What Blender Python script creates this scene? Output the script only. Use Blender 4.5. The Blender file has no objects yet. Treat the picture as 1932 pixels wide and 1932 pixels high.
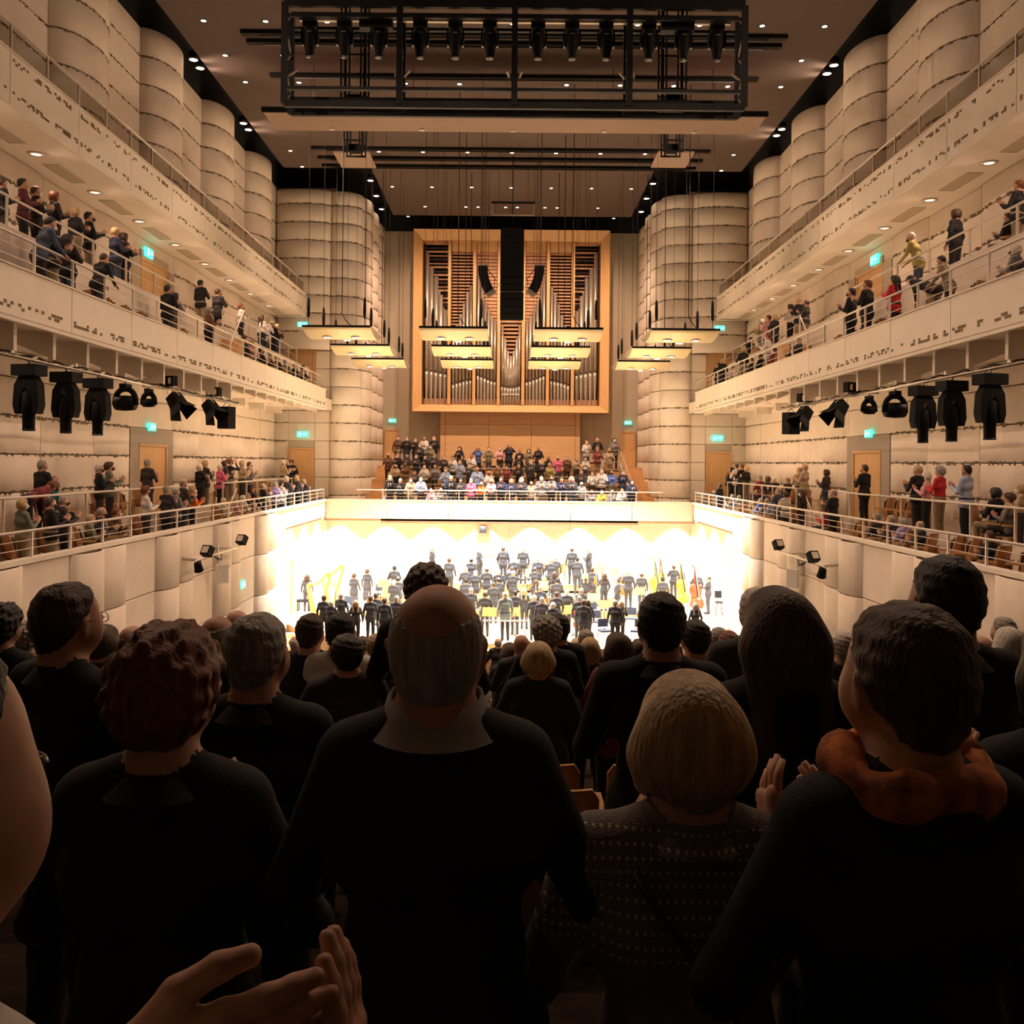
import bpy, math, random
import numpy as np
from mathutils import Matrix, Vector, Euler

# ------------------------------------------------------------------ camera, world, exposure
# Heights are measured from the lens (the camera is the origin) and lifted by LIFT at the end.
scn = bpy.context.scene
COL = scn.collection
LIFT = 7.6
FPX, CXP, CYP, ROLL = 1750.0, 962.0, 873.0, 0.0092
cam_d = bpy.data.cameras.new('camera')
cam = bpy.data.objects.new('camera', cam_d)
COL.objects.link(cam)
cam_d.sensor_width = 36.0
cam_d.lens = 36.0 * FPX / 1932.0
cam_d.shift_x = (966 - CXP) / 1932.0
cam_d.shift_y = -(966 - CYP) / 1932.0
cam_d.clip_start, cam_d.clip_end = 0.05, 200
cam.matrix_world = Matrix.Rotation(math.pi / 2, 4, 'X') @ Matrix.Rotation(ROLL, 4, 'Z')
scn.camera = cam
wd = bpy.data.worlds.new('world')
scn.world = wd
wd.use_nodes = True
wd.node_tree.nodes['Background'].inputs[0].default_value = (0.02, 0.014, 0.01, 1)
wd.node_tree.nodes['Background'].inputs[1].default_value = 1.0
scn.view_settings.view_transform = 'Standard'
scn.view_settings.look = 'None'
scn.view_settings.gamma = 1.0
scn.view_settings.use_curve_mapping = False
scn.view_settings.exposure = 0.0
scn.cycles.max_bounces = 5
scn.cycles.diffuse_bounces = 4
scn.cycles.glossy_bounces = 2
scn.cycles.transmission_bounces = 2
scn.cycles.caustics_reflective = False
scn.cycles.caustics_refractive = False
WARM = (1.0, 0.655, 0.45)
STAGE = (1.0, 0.95, 0.89)
P_STAGE = 6000.0      # reflector downlights over the stage
P_WASH = 1000.0        # small downlights against the stage walls
P_SOFF = 175.0        # balcony soffit downlights
P_COVE = 2000.0       # lamps in the dark ceiling slot, washing the upper walls
P_ORGAN = 4200.0      # rear ceiling downlights on the organ and choir
P_ROOM = 900.0       # ceiling downlights

random.seed(7)
R = math.radians

def ray(px, py):
    """pixel -> (X, H) per metre-scale s (pixels per metre); depth is FPX / s"""
    u, v = px - CXP, py - CYP
    return u + ROLL * v, -(v - ROLL * u)

def at_x(px, py, X):          # point on the vertical plane x = X
    u, v = ray(px, py); s = u / X
    return Vector((X, FPX / s, v / s))

def at_h(px, py, H):          # point on the horizontal plane z = H
    u, v = ray(px, py); s = v / H
    return Vector((u / s, FPX / s, H))

def at_z(px, py, Z):          # point at depth Z
    u, v = ray(px, py); s = FPX / Z
    return Vector((u / s, Z, v / s))

# ------------------------------------------------------------------ materials
def mat(name, col, rough=0.6, metal=0.0, var=0.0, vs=8.0, bump=0.0, bs=60.0, stretch=(1, 1, 1), spec=0.5):
    m = bpy.data.materials.new(name)
    m.use_nodes = True
    nt = m.node_tree
    b = nt.nodes['Principled BSDF']
    b.inputs['Base Color'].default_value = (*col, 1)
    b.inputs['Roughness'].default_value = rough
    b.inputs['Metallic'].default_value = metal
    b.inputs['Specular IOR Level'].default_value = spec
    if var or bump:
        tc = nt.nodes.new('ShaderNodeTexCoord')
        mp = nt.nodes.new('ShaderNodeMapping')
        mp.inputs['Scale'].default_value = stretch
        nt.links.new(tc.outputs['Object'], mp.inputs[0])
    if var:
        n = nt.nodes.new('ShaderNodeTexNoise')
        n.inputs['Scale'].default_value = vs
        n.inputs['Detail'].default_value = 3
        r = nt.nodes.new('ShaderNodeValToRGB')
        r.color_ramp.elements[0].position, r.color_ramp.elements[1].position = 0.3, 0.7
        r.color_ramp.elements[0].color = (*[c * (1 - var) for c in col], 1)
        r.color_ramp.elements[1].color = (*[min(1, c * (1 + var)) for c in col], 1)
        nt.links.new(mp.outputs[0], n.inputs['Vector'])
        nt.links.new(n.outputs[0], r.inputs[0])
        nt.links.new(r.outputs[0], b.inputs['Base Color'])
    if bump:
        n2 = nt.nodes.new('ShaderNodeTexNoise')
        n2.inputs['Scale'].default_value = bs
        bp = nt.nodes.new('ShaderNodeBump')
        bp.inputs['Strength'].default_value = bump
        bp.inputs['Distance'].default_value = 0.02
        nt.links.new(mp.outputs[0], n2.inputs['Vector'])
        nt.links.new(n2.outputs[0], bp.inputs['Height'])
        nt.links.new(bp.outputs[0], b.inputs['Normal'])
    return m

def emit(name, col, s):
    m = bpy.data.materials.new(name)
    m.use_nodes = True
    b = m.node_tree.nodes['Principled BSDF']
    b.inputs['Base Color'].default_value = (*col, 1)
    b.inputs['Emission Color'].default_value = (*col, 1)
    b.inputs['Emission Strength'].default_value = s
    m.cycles.emission_sampling = 'NONE'     # the lamps' own spot lights carry the light
    return m

def glass(name, tint, f):
    m = bpy.data.materials.new(name)
    m.use_nodes = True
    nt = m.node_tree
    nt.nodes.remove(nt.nodes['Principled BSDF'])
    o = nt.nodes['Material Output']
    t = nt.nodes.new('ShaderNodeBsdfTransparent'); t.inputs[0].default_value = (*tint, 1)
    g = nt.nodes.new('ShaderNodeBsdfGlossy'); g.inputs['Roughness'].default_value = 0.12
    x = nt.nodes.new('ShaderNodeMixShader'); x.inputs[0].default_value = f
    nt.links.new(t.outputs[0], x.inputs[1]); nt.links.new(g.outputs[0], x.inputs[2])
    nt.links.new(x.outputs[0], o.inputs[0])
    return m

M = {}
M['plaster'] = mat('cream_plaster', (0.78, 0.69, 0.59), 0.75, var=0.04, vs=2.5, bump=0.08, bs=40)
M['plaster2'] = mat('cream_backing', (0.50, 0.44, 0.35), 0.8, var=0.06, vs=3)
M['fascia'] = mat('balcony_front_paint', (0.80, 0.73, 0.64), 0.7, var=0.03, vs=2, bump=0.05, bs=50)
M['stonewall'] = mat('sand_wall', (0.50, 0.43, 0.33), 0.85, var=0.08, vs=30, bump=0.2, bs=90)
M['portal'] = mat('grey_acoustic_lining', (0.36, 0.31, 0.25), 0.9, var=0.12, vs=60, bump=0.2, bs=120)
M['tile'] = mat('dark_mosaic', (0.16, 0.12, 0.05), 0.5, var=0.5, vs=14)
M['ceil'] = mat('brown_ceiling', (0.11, 0.078, 0.068), 0.9, var=0.08, vs=40, bump=0.15, bs=80)
M['ceil2'] = mat('canopy_board', (0.36, 0.26, 0.21), 0.85, var=0.06, vs=30)
M['void'] = mat('black_void', (0.012, 0.012, 0.016), 0.95)
M['black'] = mat('black_steel', (0.004, 0.004, 0.005), 0.5, var=0.2, vs=20, spec=0.3)
M['blackrub'] = mat('black_plastic', (0.003, 0.003, 0.004), 0.65, bump=0.1, bs=200, spec=0.15)
M['grille'] = mat('speaker_mesh', (0.004, 0.004, 0.005), 0.8, bump=0.3, bs=400, spec=0.1)
M['steel'] = mat('brushed_steel', (0.62, 0.58, 0.52), 0.35, metal=0.9, var=0.08, vs=20)
M['rail'] = mat('rail_paint', (0.74, 0.68, 0.60), 0.4, metal=0.2)
M['lens'] = mat('dark_lens', (0.03, 0.04, 0.05), 0.08, metal=0.3)
M['wood'] = mat('light_wood', (0.66, 0.40, 0.19), 0.5, var=0.12, vs=6, stretch=(1, 1, 0.12), bump=0.05, bs=30)
M['woodh'] = mat('light_wood_boards', (0.68, 0.43, 0.22), 0.5, var=0.1, vs=5, stretch=(0.15, 1, 2.5), bump=0.05, bs=30)
M['organwood'] = mat('organ_oak', (0.68, 0.40, 0.17), 0.45, var=0.1, vs=5, stretch=(2, 2, 0.15))
M['slat'] = mat('organ_louvre_wood', (0.60, 0.33, 0.19), 0.55, var=0.15, vs=8, stretch=(0.2, 1, 1))
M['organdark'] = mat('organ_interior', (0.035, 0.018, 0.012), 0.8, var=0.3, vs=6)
M['pipe'] = mat('tin_pipe', (0.60, 0.53, 0.44), 0.38, metal=0.65, var=0.08, vs=12)
M['stagewood'] = mat('stage_boards', (0.74, 0.56, 0.34), 0.45, var=0.08, vs=4, stretch=(3, 0.3, 1))
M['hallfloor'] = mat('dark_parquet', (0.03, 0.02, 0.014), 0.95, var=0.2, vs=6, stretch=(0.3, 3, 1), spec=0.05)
M['carpet'] = mat('balcony_floor_boards', (0.30, 0.20, 0.12), 0.7, var=0.15, vs=8)
M['fabric'] = mat('charcoal_upholstery', (0.015, 0.015, 0.018), 0.9, bump=0.2, bs=300)
M['seatwood'] = mat('beech_shell', (0.50, 0.27, 0.11), 0.45, var=0.12, vs=8, stretch=(0.3, 1, 1))
M['white'] = mat('white_paint', (0.8, 0.78, 0.74), 0.5)
M['reflector'] = mat('reflector_panel', (0.86, 0.74, 0.46), 0.5, var=0.03, vs=3)
M['lamp'] = emit('downlight_glow', (1.0, 0.84, 0.62), 14)
M['lampdim'] = emit('soffit_lamp_glow', (1.0, 0.82, 0.6), 2.0)
M['lampstage'] = emit('stage_downlight_glow', (1.0, 0.9, 0.75), 40)
M['steplamp'] = emit('step_light', (1.0, 0.8, 0.6), 4)
M['exit'] = emit('exit_sign_glow', (0.08, 0.85, 0.62), 1.6)
M['exitw'] = emit('exit_sign_pictogram', (0.75, 1.0, 0.95), 2.2)
M['glass'] = glass('balustrade_glass', (0.80, 0.78, 0.74), 0.10)
M['redlamp'] = emit('small_red_lamp', (1.0, 0.1, 0.05), 5)
M['gold'] = mat('harp_gilt', (0.62, 0.38, 0.08), 0.4, metal=0.0, var=0.1, vs=10)
M['string'] = mat('string_wire', (0.6, 0.55, 0.5), 0.4)
M['bassorange'] = mat('varnish_orange', (0.62, 0.20, 0.03), 0.25, var=0.2, vs=3)
M['bassamber'] = mat('varnish_amber', (0.68, 0.34, 0.04), 0.25, var=0.2, vs=3)
M['bassred'] = mat('varnish_red', (0.50, 0.06, 0.02), 0.25, var=0.2, vs=3)
M['standdesk'] = mat('music_desk_wood', (0.72, 0.44, 0.14), 0.5, var=0.1, vs=5)
M['paper'] = mat('sheet_paper', (0.85, 0.82, 0.75), 0.8)
M['chairblue'] = mat('orchestra_chair_cloth', (0.06, 0.08, 0.13), 0.8)
M['copper'] = mat('kettle_copper', (0.55, 0.25, 0.12), 0.3, metal=0.8)
M['brass'] = mat('brass', (0.75, 0.55, 0.2), 0.25, metal=0.9)
M['door'] = mat('door_veneer', (0.66, 0.40, 0.18), 0.45, var=0.1, vs=5, stretch=(3, 3, 0.2))

# ------------------------------------------------------------------ mesh helpers
class MB:
    def __init__(s): s.v = []; s.f = []; s.m = []; s.sm = []
    def add(s, vs, fs, m=0, smooth=False):
        o = len(s.v)
        s.v += [tuple(p) for p in vs]
        for f in fs: s.f.append(tuple(i + o for i in f)); s.m.append(m); s.sm.append(smooth)
        return s
    def box(s, x0, x1, y0, y1, z0, z1, m=0):
        v = [(x, y, z) for z in (z0, z1) for y in (y0, y1) for x in (x0, x1)]
        return s.add(v, [(0, 2, 3, 1), (4, 5, 7, 6), (0, 1, 5, 4), (2, 6, 7, 3), (0, 4, 6, 2), (1, 3, 7, 5)], m)
    def hexa(s, b, t, m=0):       # two quads of four points
        return s.add(list(b) + list(t), [(3, 2, 1, 0), (4, 5, 6, 7), (0, 1, 5, 4), (1, 2, 6, 5), (2, 3, 7, 6), (3, 0, 4, 7)], m)
    def bar(s, a, b, w, d, m=0, up=(0, 0, 1)):   # rectangular bar from a to b
        a, b = Vector(a), Vector(b); t = (b - a).normalized()
        u = Vector(up)
        if abs(t.dot(u)) > 0.98: u = Vector((0, 1, 0))
        x = t.cross(u).normalized() * w / 2; y = x.cross(t).normalized() * d / 2
        return s.hexa([a - x - y, a + x - y, a + x + y, a - x + y], [b - x - y, b + x - y, b + x + y, b - x + y], m)
    def tube(s, pts, r, n=8, m=0, smooth=True):
        pts = [Vector(p) for p in pts]
        rs = r if isinstance(r, (list, tuple)) else [r] * len(pts)
        vs, fs = [], []
        prev = None
        for i, p in enumerate(pts):
            t = (pts[min(i + 1, len(pts) - 1)] - pts[max(i - 1, 0)]).normalized()
            if prev is None:
                u = Vector((0, 0, 1)) if abs(t.z) < 0.9 else Vector((1, 0, 0))
                x = t.cross(u).normalized()
            else:
                x = (prev - t * prev.dot(t)).normalized()
            prev = x; y = t.cross(x)
            for k in range(n):
                a = 2 * math.pi * k / n
                vs.append(p + (x * math.cos(a) + y * math.sin(a)) * rs[i])
        L = len(pts)
        for i in range(L - 1):
            for k in range(n):
                k2 = (k + 1) % n
                fs.append((i * n + k, i * n + k2, (i + 1) * n + k2, (i + 1) * n + k))
        s.add(vs, fs, m, smooth)
        s.add([], [], m)
        o = len(s.v) - len(vs)
        s.f.append(tuple(o + k for k in reversed(range(n)))); s.m.append(m); s.sm.append(False)
        s.f.append(tuple(o + (L - 1) * n + k for k in range(n))); s.m.append(m); s.sm.append(False)
        return s
    def lathe(s, prof, n=16, c=(0, 0, 0), m=0, smooth=True, X=None):   # profile (r, z); X optional matrix
        vs, fs = [], []
        for r, z in prof:
            for k in range(n):
                a = 2 * math.pi * k / n
                p = Vector((r * math.cos(a), r * math.sin(a), z))
                if X: p = X @ p
                vs.append((p.x + c[0], p.y + c[1], p.z + c[2]))
        for i in range(len(prof) - 1):
            for k in range(n):
                k2 = (k + 1) % n
                fs.append((i * n + k, i * n + k2, (i + 1) * n + k2, (i + 1) * n + k))
        fs.append(tuple(reversed(range(n)))); fs.append(tuple((len(prof) - 1) * n + k for k in range(n)))
        return s.add(vs, fs, m, smooth)
    def prism(s, poly, z0, z1, m=0, X=None):     # polygon in xy, extruded along z
        n = len(poly)
        v = [Vector((p[0], p[1], z0)) for p in poly] + [Vector((p[0], p[1], z1)) for p in poly]
        if X: v = [X @ p for p in v]
        fs = [tuple(reversed(range(n))), tuple(range(n, 2 * n))]
        fs += [(i, (i + 1) % n, n + (i + 1) % n, n + i) for i in range(n)]
        return s.add(v, fs, m)
    def mesh(s, name, mats):
        me = bpy.data.meshes.new(name)
        me.from_pydata(s.v, [], s.f)
        for k in (mats if isinstance(mats, (list, tuple)) else [mats]): me.materials.append(k)
        me.polygons.foreach_set('material_index', s.m)
        me.polygons.foreach_set('use_smooth', s.sm)
        me.update()
        return me
    def obj(s, name, mats, parent=None, loc=(0, 0, 0), rot=(0, 0, 0)):
        return ob(name, s.mesh(name, mats), parent, loc, rot)

def ob(name, data, parent=None, loc=(0, 0, 0), rot=(0, 0, 0), scale=(1, 1, 1)):
    o = bpy.data.objects.new(name, data)
    COL.objects.link(o)
    o.parent = parent
    o.location = loc; o.rotation_euler = rot; o.scale = scale
    return o

def tag(o, label=None, cat=None, group=None, kind=None):
    if label: o['label'] = label
    if cat: o['category'] = cat
    if group: o['group'] = group
    if kind: o['kind'] = kind
    return o

def thing(name, label, cat, loc=(0, 0, 0), rz=0, group=None):
    return tag(ob(name, None, None, loc, (0, 0, rz)), label, cat, group)

def dup(root, loc=None, rz=None, label=None):
    def cp(o, par):
        c = o.copy(); COL.objects.link(c); c.parent = par
        for ch in o.children: cp(ch, c)
        return c
    r = cp(root, None)
    if loc is not None: r.location = loc
    if rz is not None: r.rotation_euler[2] = rz
    if label: r['label'] = label
    return r

def spot(name, loc, power, angle=120, col=WARM, blend=0.6, size=0.08, aim=None, parent=None):
    l = bpy.data.lights.new(name, 'SPOT')
    l.energy = power; l.color = col; l.spot_size = R(angle); l.spot_blend = blend; l.shadow_soft_size = size
    o = ob(name, l, parent, loc)
    if aim is not None:
        o.rotation_euler = (Vector(aim)).to_track_quat('-Z', 'Y').to_euler()
    return o
ORD = ['first', 'second', 'third', 'fourth', 'fifth', 'sixth', 'seventh', 'eighth', 'ninth', 'tenth', 'eleventh', 'twelfth'] 
def ordn(i):
    tens = ['', '', 'twenty', 'thirty', 'forty', 'fifty', 'sixty', 'seventy', 'eighty', 'ninety']
    ones = ORD + ['thirteenth', 'fourteenth', 'fifteenth', 'sixteenth', 'seventeenth', 'eighteenth', 'nineteenth']
    i += 1
    if i < 20: return ones[i - 1]
    t, o = divmod(i, 10)
    if o == 0: return tens[t][:-1] + 'ieth'
    return tens[t] + '-' + ones[o - 1]
SIDE = {-1: 'left', 1: 'right'}
# ------------------------------------------------------------------ the hall shell
GRID = [0.10 + 0.92 * k for k in range(-9, 16)]
ZS, ZE = 12.0, 47.2           # depth range of the side walls
XW = 12.0                     # side walls behind the balconies
XF, XU = 9.0, 10.2            # balcony fronts (lower and middle, upper)
H_LOW, H_MB, H_MT, H_UB, H_UT, H_TOP = -1.87, 2.57, 3.47, 7.19, 8.25, 13.9
F_LF, F_LB, F_MF, F_MB, F_UP = -2.45, -1.85, 3.1, 4.5, 7.75

def arc(p0, p1, b, n=12):
    p0, p1 = Vector((*p0, 0)), Vector((*p1, 0))
    d = p1 - p0; nr = Vector((-d.y, d.x, 0)).normalized()
    out = []
    for i in range(n + 1):
        a = math.pi * i / n
        t = (1 - math.cos(a)) / 2 if abs(b) > 0.01 else i / n
        out.append(p0 + d * t + nr * b * math.sin(a))
    return out, nr

def panel_mesh(p0, p1, b, h, th, n=12, m='plaster', sgn=1):
    """curved slab, outer face on the arc, backing th behind it (opposite the bulge normal * sgn)"""
    pts, nr = arc(p0, p1, b, n if abs(b) > 0.01 else 1)
    g = 0.012
    d = (pts[-1] - pts[0]).normalized()
    pts[0] = pts[0] + d * g; pts[-1] = pts[-1] - d * g
    mb = MB(); k = len(pts)
    e = 0.012
    for z, off in ((0.0, e), (e, 0.0), (h - e, 0.0), (h, e)):
        mb.v += [tuple(p + Vector((0, 0, z)) - nr * sgn * off) for p in pts]
    for z in (0.0, h):
        mb.v += [tuple(p + Vector((0, 0, z)) - nr * sgn * th) for p in pts]
    def q(r0, r1, sm):
        for i in range(k - 1):
            f = (r0 * k + i, r0 * k + i + 1, r1 * k + i + 1, r1 * k + i)
            mb.f.append(f if sgn < 0 else f[::-1]); mb.m.append(0); mb.sm.append(sm)
    for a, b2, sm in ((0, 1, 0), (1, 2, abs(b) > 0.01), (2, 3, 0), (3, 5, 0), (5, 4, 0), (4, 0, 0)): q(a, b2, bool(sm))
    for i in (0, k - 1):
        f = (i, k + i, 2 * k + i, 3 * k + i, 5 * k + i, 4 * k + i)
        mb.f.append(f if (i == 0) == (sgn > 0) else f[::-1]); mb.m.append(0); mb.sm.append(False)
    return mb.mesh('panel', M[m])

def courses(zlo, zhi):
    zs = [zlo] + [g for g in GRID if zlo + 0.15 < g < zhi - 0.15] + [zhi]
    return list(zip(zs[:-1], zs[1:]))

def wall_panels(parent, p0, p1, b, zlo, zhi, sgn=1, gap=0.03, th=0.05, n=12, m='plaster'):
    cache = {}
    for z0, z1 in courses(zlo, zhi):
        h = round(z1 - z0 - gap, 4)
        if h not in cache: cache[h] = panel_mesh(p0, p1, b, h, th, n, m, sgn)
        ob('panel', cache[h], parent, (0, 0, z0 + gap / 2))

def tile_run(mb, pts, nr, z, tw=0.075, th=0.04, dens=0.62, rng=random, rows=2, proud=0.010):
    """little dark mosaic pieces in loose clusters along a plan polyline"""
    L = [0.0]
    for a, b in zip(pts[:-1], pts[1:]): L.append(L[-1] + (b - a).length)
    tot = L[-1]; s = 0.04; j = 0
    def P(d):
        for i in range(len(pts) - 1):
            if d <= L[i + 1] or i == len(pts) - 2:
                t = (d - L[i]) / max(1e-6, L[i + 1] - L[i]); return pts[i].lerp(pts[i + 1], t), (pts[i + 1] - pts[i]).normalized()
    while s < tot - tw:
        run = rng.randint(2, 6)
        for k in range(run):
            for r in range(rows):
                if rng.random() < dens and s < tot - tw:
                    p, t = P(s + tw / 2); q = Vector((-t.y, t.x, 0))
                    if q.dot(nr) < 0: q = -q
                    zz = z - rows * th * 0.6 + r * th * 1.25
                    a = p - t * tw * 0.45; b = p + t * tw * 0.45
                    c = q * proud; u = Vector((0, 0, th))
                    A = [a + Vector((0, 0, zz)) - c, b + Vector((0, 0, zz)) - c]
                    v = [A[0] + 2 * c, A[1] + 2 * c, A[1] + 2 * c + u, A[0] + 2 * c + u, A[0], A[1], A[1] + u, A[0] + u]
                    mb.add(v, [(0, 1, 2, 3), (1, 0, 4, 5), (3, 2, 6, 7), (0, 3, 7, 4), (2, 1, 5, 6)])
            s += tw * 1.15
        s += tw * rng.choice((0.6, 1.5, 3.0))

S = {}
def structure(name, mb, m, label, cat):
    return tag(mb.obj(name, M[m] if isinstance(m, str) else m), label, cat, kind='structure')

# --- stalls floor: shallow raked steps
def floor_at(Z):
    if Z > 31.0: return -7.6
    return max(-7.6, -1.55 - 0.18 * max(-6, math.floor((Z + 0.3) / 0.92)))
mb = MB()
Z = -5.82
while Z < 31.2:
    h = floor_at(Z + 0.1)
    mb.box(-9.0, 9.0, Z, Z + 0.94, h - 1.0, h)
    Z += 0.92
mb.box(-10.4, 10.4, 31.0, 38.6, -8.6, -7.6)
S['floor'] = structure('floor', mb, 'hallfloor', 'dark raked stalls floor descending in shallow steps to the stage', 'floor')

# --- side walls: backing plus panels
for sg in (-1, 1):
    sd = SIDE[sg]
    mb = MB()
    x0, x1 = sorted((sg * (XW + 0.06), sg * (XW + 0.5)))
    mb.box(x0, x1, -6, 56, -3, H_TOP)
    w = structure('wall_' + sd, mb, 'plaster2', 'cream panelled %s side wall with scalloped upper bays and mosaic bands' % sd, 'wall')
    S['wall' + sd] = w
    tb = MB()
    rng = random.Random(11 + sg)
    # upper zone: strong bulges
    ends = [14.9, 20.8, 26.7, 32.6, 38.5, 44.4]
    segs = []; z = ZS
    for e in ends:
        segs.append((z, e - 2.8, 0.0)); segs.append((e - 2.8, e, 0.75)); z = e
    segs.append((z, ZE, 0.0))
    for a, b, bl in segs:
        if b - a < 0.2: continue
        p0, p1 = (sg * XW, a), (sg * XW, b)
        B = bl * sg
        wall_panels(w, p0, p1, B, F_UP + 0.05, H_TOP, sgn=(1 if sg > 0 else -1), n=14)
        pts, nr = arc(p0, p1, B, 14)
        nr = Vector((-sg, 0, 0))
        for g in GRID:
            if F_UP + 0.3 < g < H_TOP - 0.3:
                tile_run(tb, [p for p in pts], nr, g - 0.02, 0.07, 0.03, 0.5, rng)
    # middle and lower zones: flatter bays, a door recess
    for zlo, zhi, fl in ((F_LB, H_MB, 'low'), (F_MF + 0.1, H_UB, 'mid')):
        brk = [ZS, 14.9, 17.8, 20.8, 23.7, 26.7, 29.2, 32.9, 35.6, 38.5, 41.4, 44.4, ZE]
        for i, (a, b) in enumerate(zip(brk[:-1], brk[1:])):
            if a == 29.2: continue
            B = sg * (0.12 if i % 2 else 0.0)
            p0, p1 = (sg * XW, a), (sg * XW, b)
            wall_panels(w, p0, p1, B, zlo, zhi, sgn=(1 if sg > 0 else -1), n=8)
            pts, nr = arc(p0, p1, B, 8)
            for g in GRID:
                if (fl == 'low' and -1.0 < g < 1.5) or (fl == 'mid' and 5.0 < g < 6.9):
                    tile_run(tb, pts, Vector((-sg, 0, 0)), g, 0.085, 0.045, 0.5, rng)
    # door recess with lining
    for zlo, top, fl in ((F_LB, 1.02, 'low'), (F_MB, 6.54, 'mid')):
        mbp = MB()
        xa, xb = sorted((sg * (XW - 0.05), sg * (XW + 0.05)))
        mbp.box(xa, xb, 29.2, 29.9, zlo, top)
        mbp.box(xa, xb, 32.3, 32.9, zlo, top)
        mbp.box(xa, xb, 29.9, 32.3, zlo + 2.3, top)
        mbp.obj('door_surround', M['portal' if fl == 'low' else 'stonewall'], w)
        for z0, z1 in courses(top, H_MB if fl == 'low' else H_UB):
            ob('panel', panel_mesh((sg * XW, 29.2), (sg * XW, 32.9), 0, z1 - z0 - 0.03, 0.05, 1, 'plaster', 1 if sg > 0 else -1), w, (0, 0, z0 + 0.015))
    tag(tb.obj('mosaic_band', M['tile'], w), kind='stuff')

def door(n, loc, rz, width, height, label, leaves=1, recess=0.0):
    d = tag(ob('door_%d' % n, None, None, loc, (0, 0, rz)), label, 'door', kind='structure')
    f = MB()
    f.box(-width / 2 - 0.08, -width / 2, -0.05, 0.06, 0, height + 0.08)
    f.box(width / 2, width / 2 + 0.08, -0.05, 0.06, 0, height + 0.08)
    f.box(-width / 2, width / 2, -0.05, 0.06, height, height + 0.08)
    f.obj('door_frame', M['wood'], d)
    lw = width / leaves
    for i in range(leaves):
        x = -width / 2 + lw * i
        lf = MB().box(x + 0.008, x + lw - 0.008, -0.01, 0.04, 0.01, height - 0.008).obj('door_leaf', M['door'], d)
        hx = x + (lw - 0.12 if i == 0 else 0.12)
        h = MB(); h.tube([(hx, -0.01, 1.05), (hx, -0.06, 1.05), (hx + (-0.12 if i == 0 else 0.12), -0.06, 1.05)], 0.012, 6)
        h.obj('door_handle', M['steel'], lf)
    return d

def exit_sign(loc, rz, label, w=0.52):
    t = thing('exit_sign', label, 'exit sign', loc, rz)
    h = w * 0.48
    MB().box(-w / 2, w / 2, 0, 0.07, 0, h).obj('housing', M['exit'], t)
    p = MB(); f = -0.006
    k = h / 0.25
    # running figure
    def q(a, b, wd): p.bar((a[0] * k, f, a[1] * k), (b[0] * k, f, b[1] * k), wd * k, 0.008, 0, up=(0, 1, 0))
    p.lathe([(0.0, 0), (0.02 * k, 0.0), (0.02 * k, 0.008)], 8, (-0.105 * k, f + 0.004, 0.205 * k), X=Matrix.Rotation(math.pi / 2, 4, 'X'))
    q((-0.115, 0.18), (-0.135, 0.11), 0.035); q((-0.115, 0.175), (-0.07, 0.15), 0.016); q((-0.125, 0.17), (-0.17, 0.14), 0.016)
    q((-0.135, 0.115), (-0.09, 0.075), 0.02); q((-0.09, 0.075), (-0.10, 0.03), 0.018); q((-0.14, 0.11), (-0.18, 0.05), 0.02)
    # arrow
    q((0.0, 0.125), (0.12, 0.125), 0.03)
    p.prism([(0.11 * k, 0.18 * k), (0.11 * k, 0.07 * k), (0.19 * k, 0.125 * k)], -0.004, 0.004, 0, X=Matrix.Translation((0, f, 0)) @ Matrix.Rotation(math.pi / 2, 4, 'X'))
    p.obj('pictogram', M['exitw'], t)
    return t

# --- balconies
JOINTS = [13.0 + 3.0 * k for k in range(11)] + [45.2]
JOINTS_U = [12.8 + 3.0 * k for k in range(12)]
def railing(name, label, x, z0, z1, base, rails, n, lean=0.0, infill=None, sg=1, post_w=0.045):
    t = thing(name, label, 'railing', (x, z0, base))
    L = z1 - z0; top = rails[0]
    pm = MB().box(-post_w / 2, post_w / 2, -0.02, 0.02, 0, top).mesh('post', M['rail'])
    for i in range(n + 1): ob('post', pm, t, (0, L * i / n, 0))
    MB().tube([(0, -0.05, top), (0, L + 0.05, top)], 0.028, 8).obj('handrail', M['rail'], t)
    for h in rails[1:]: MB().tube([(0, 0, h), (0, L, h)], 0.009, 6).obj('wire', M['rail'], t)
    if infill:
        gm = MB().box(-0.008, 0.008, 0.03, L / n - 0.03, 0.05, top - 0.06).mesh('glass_pane', M['glass'])
        for i in range(n): ob('glass_pane', gm, t, (0, L * i / n, 0))
    return t

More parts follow.
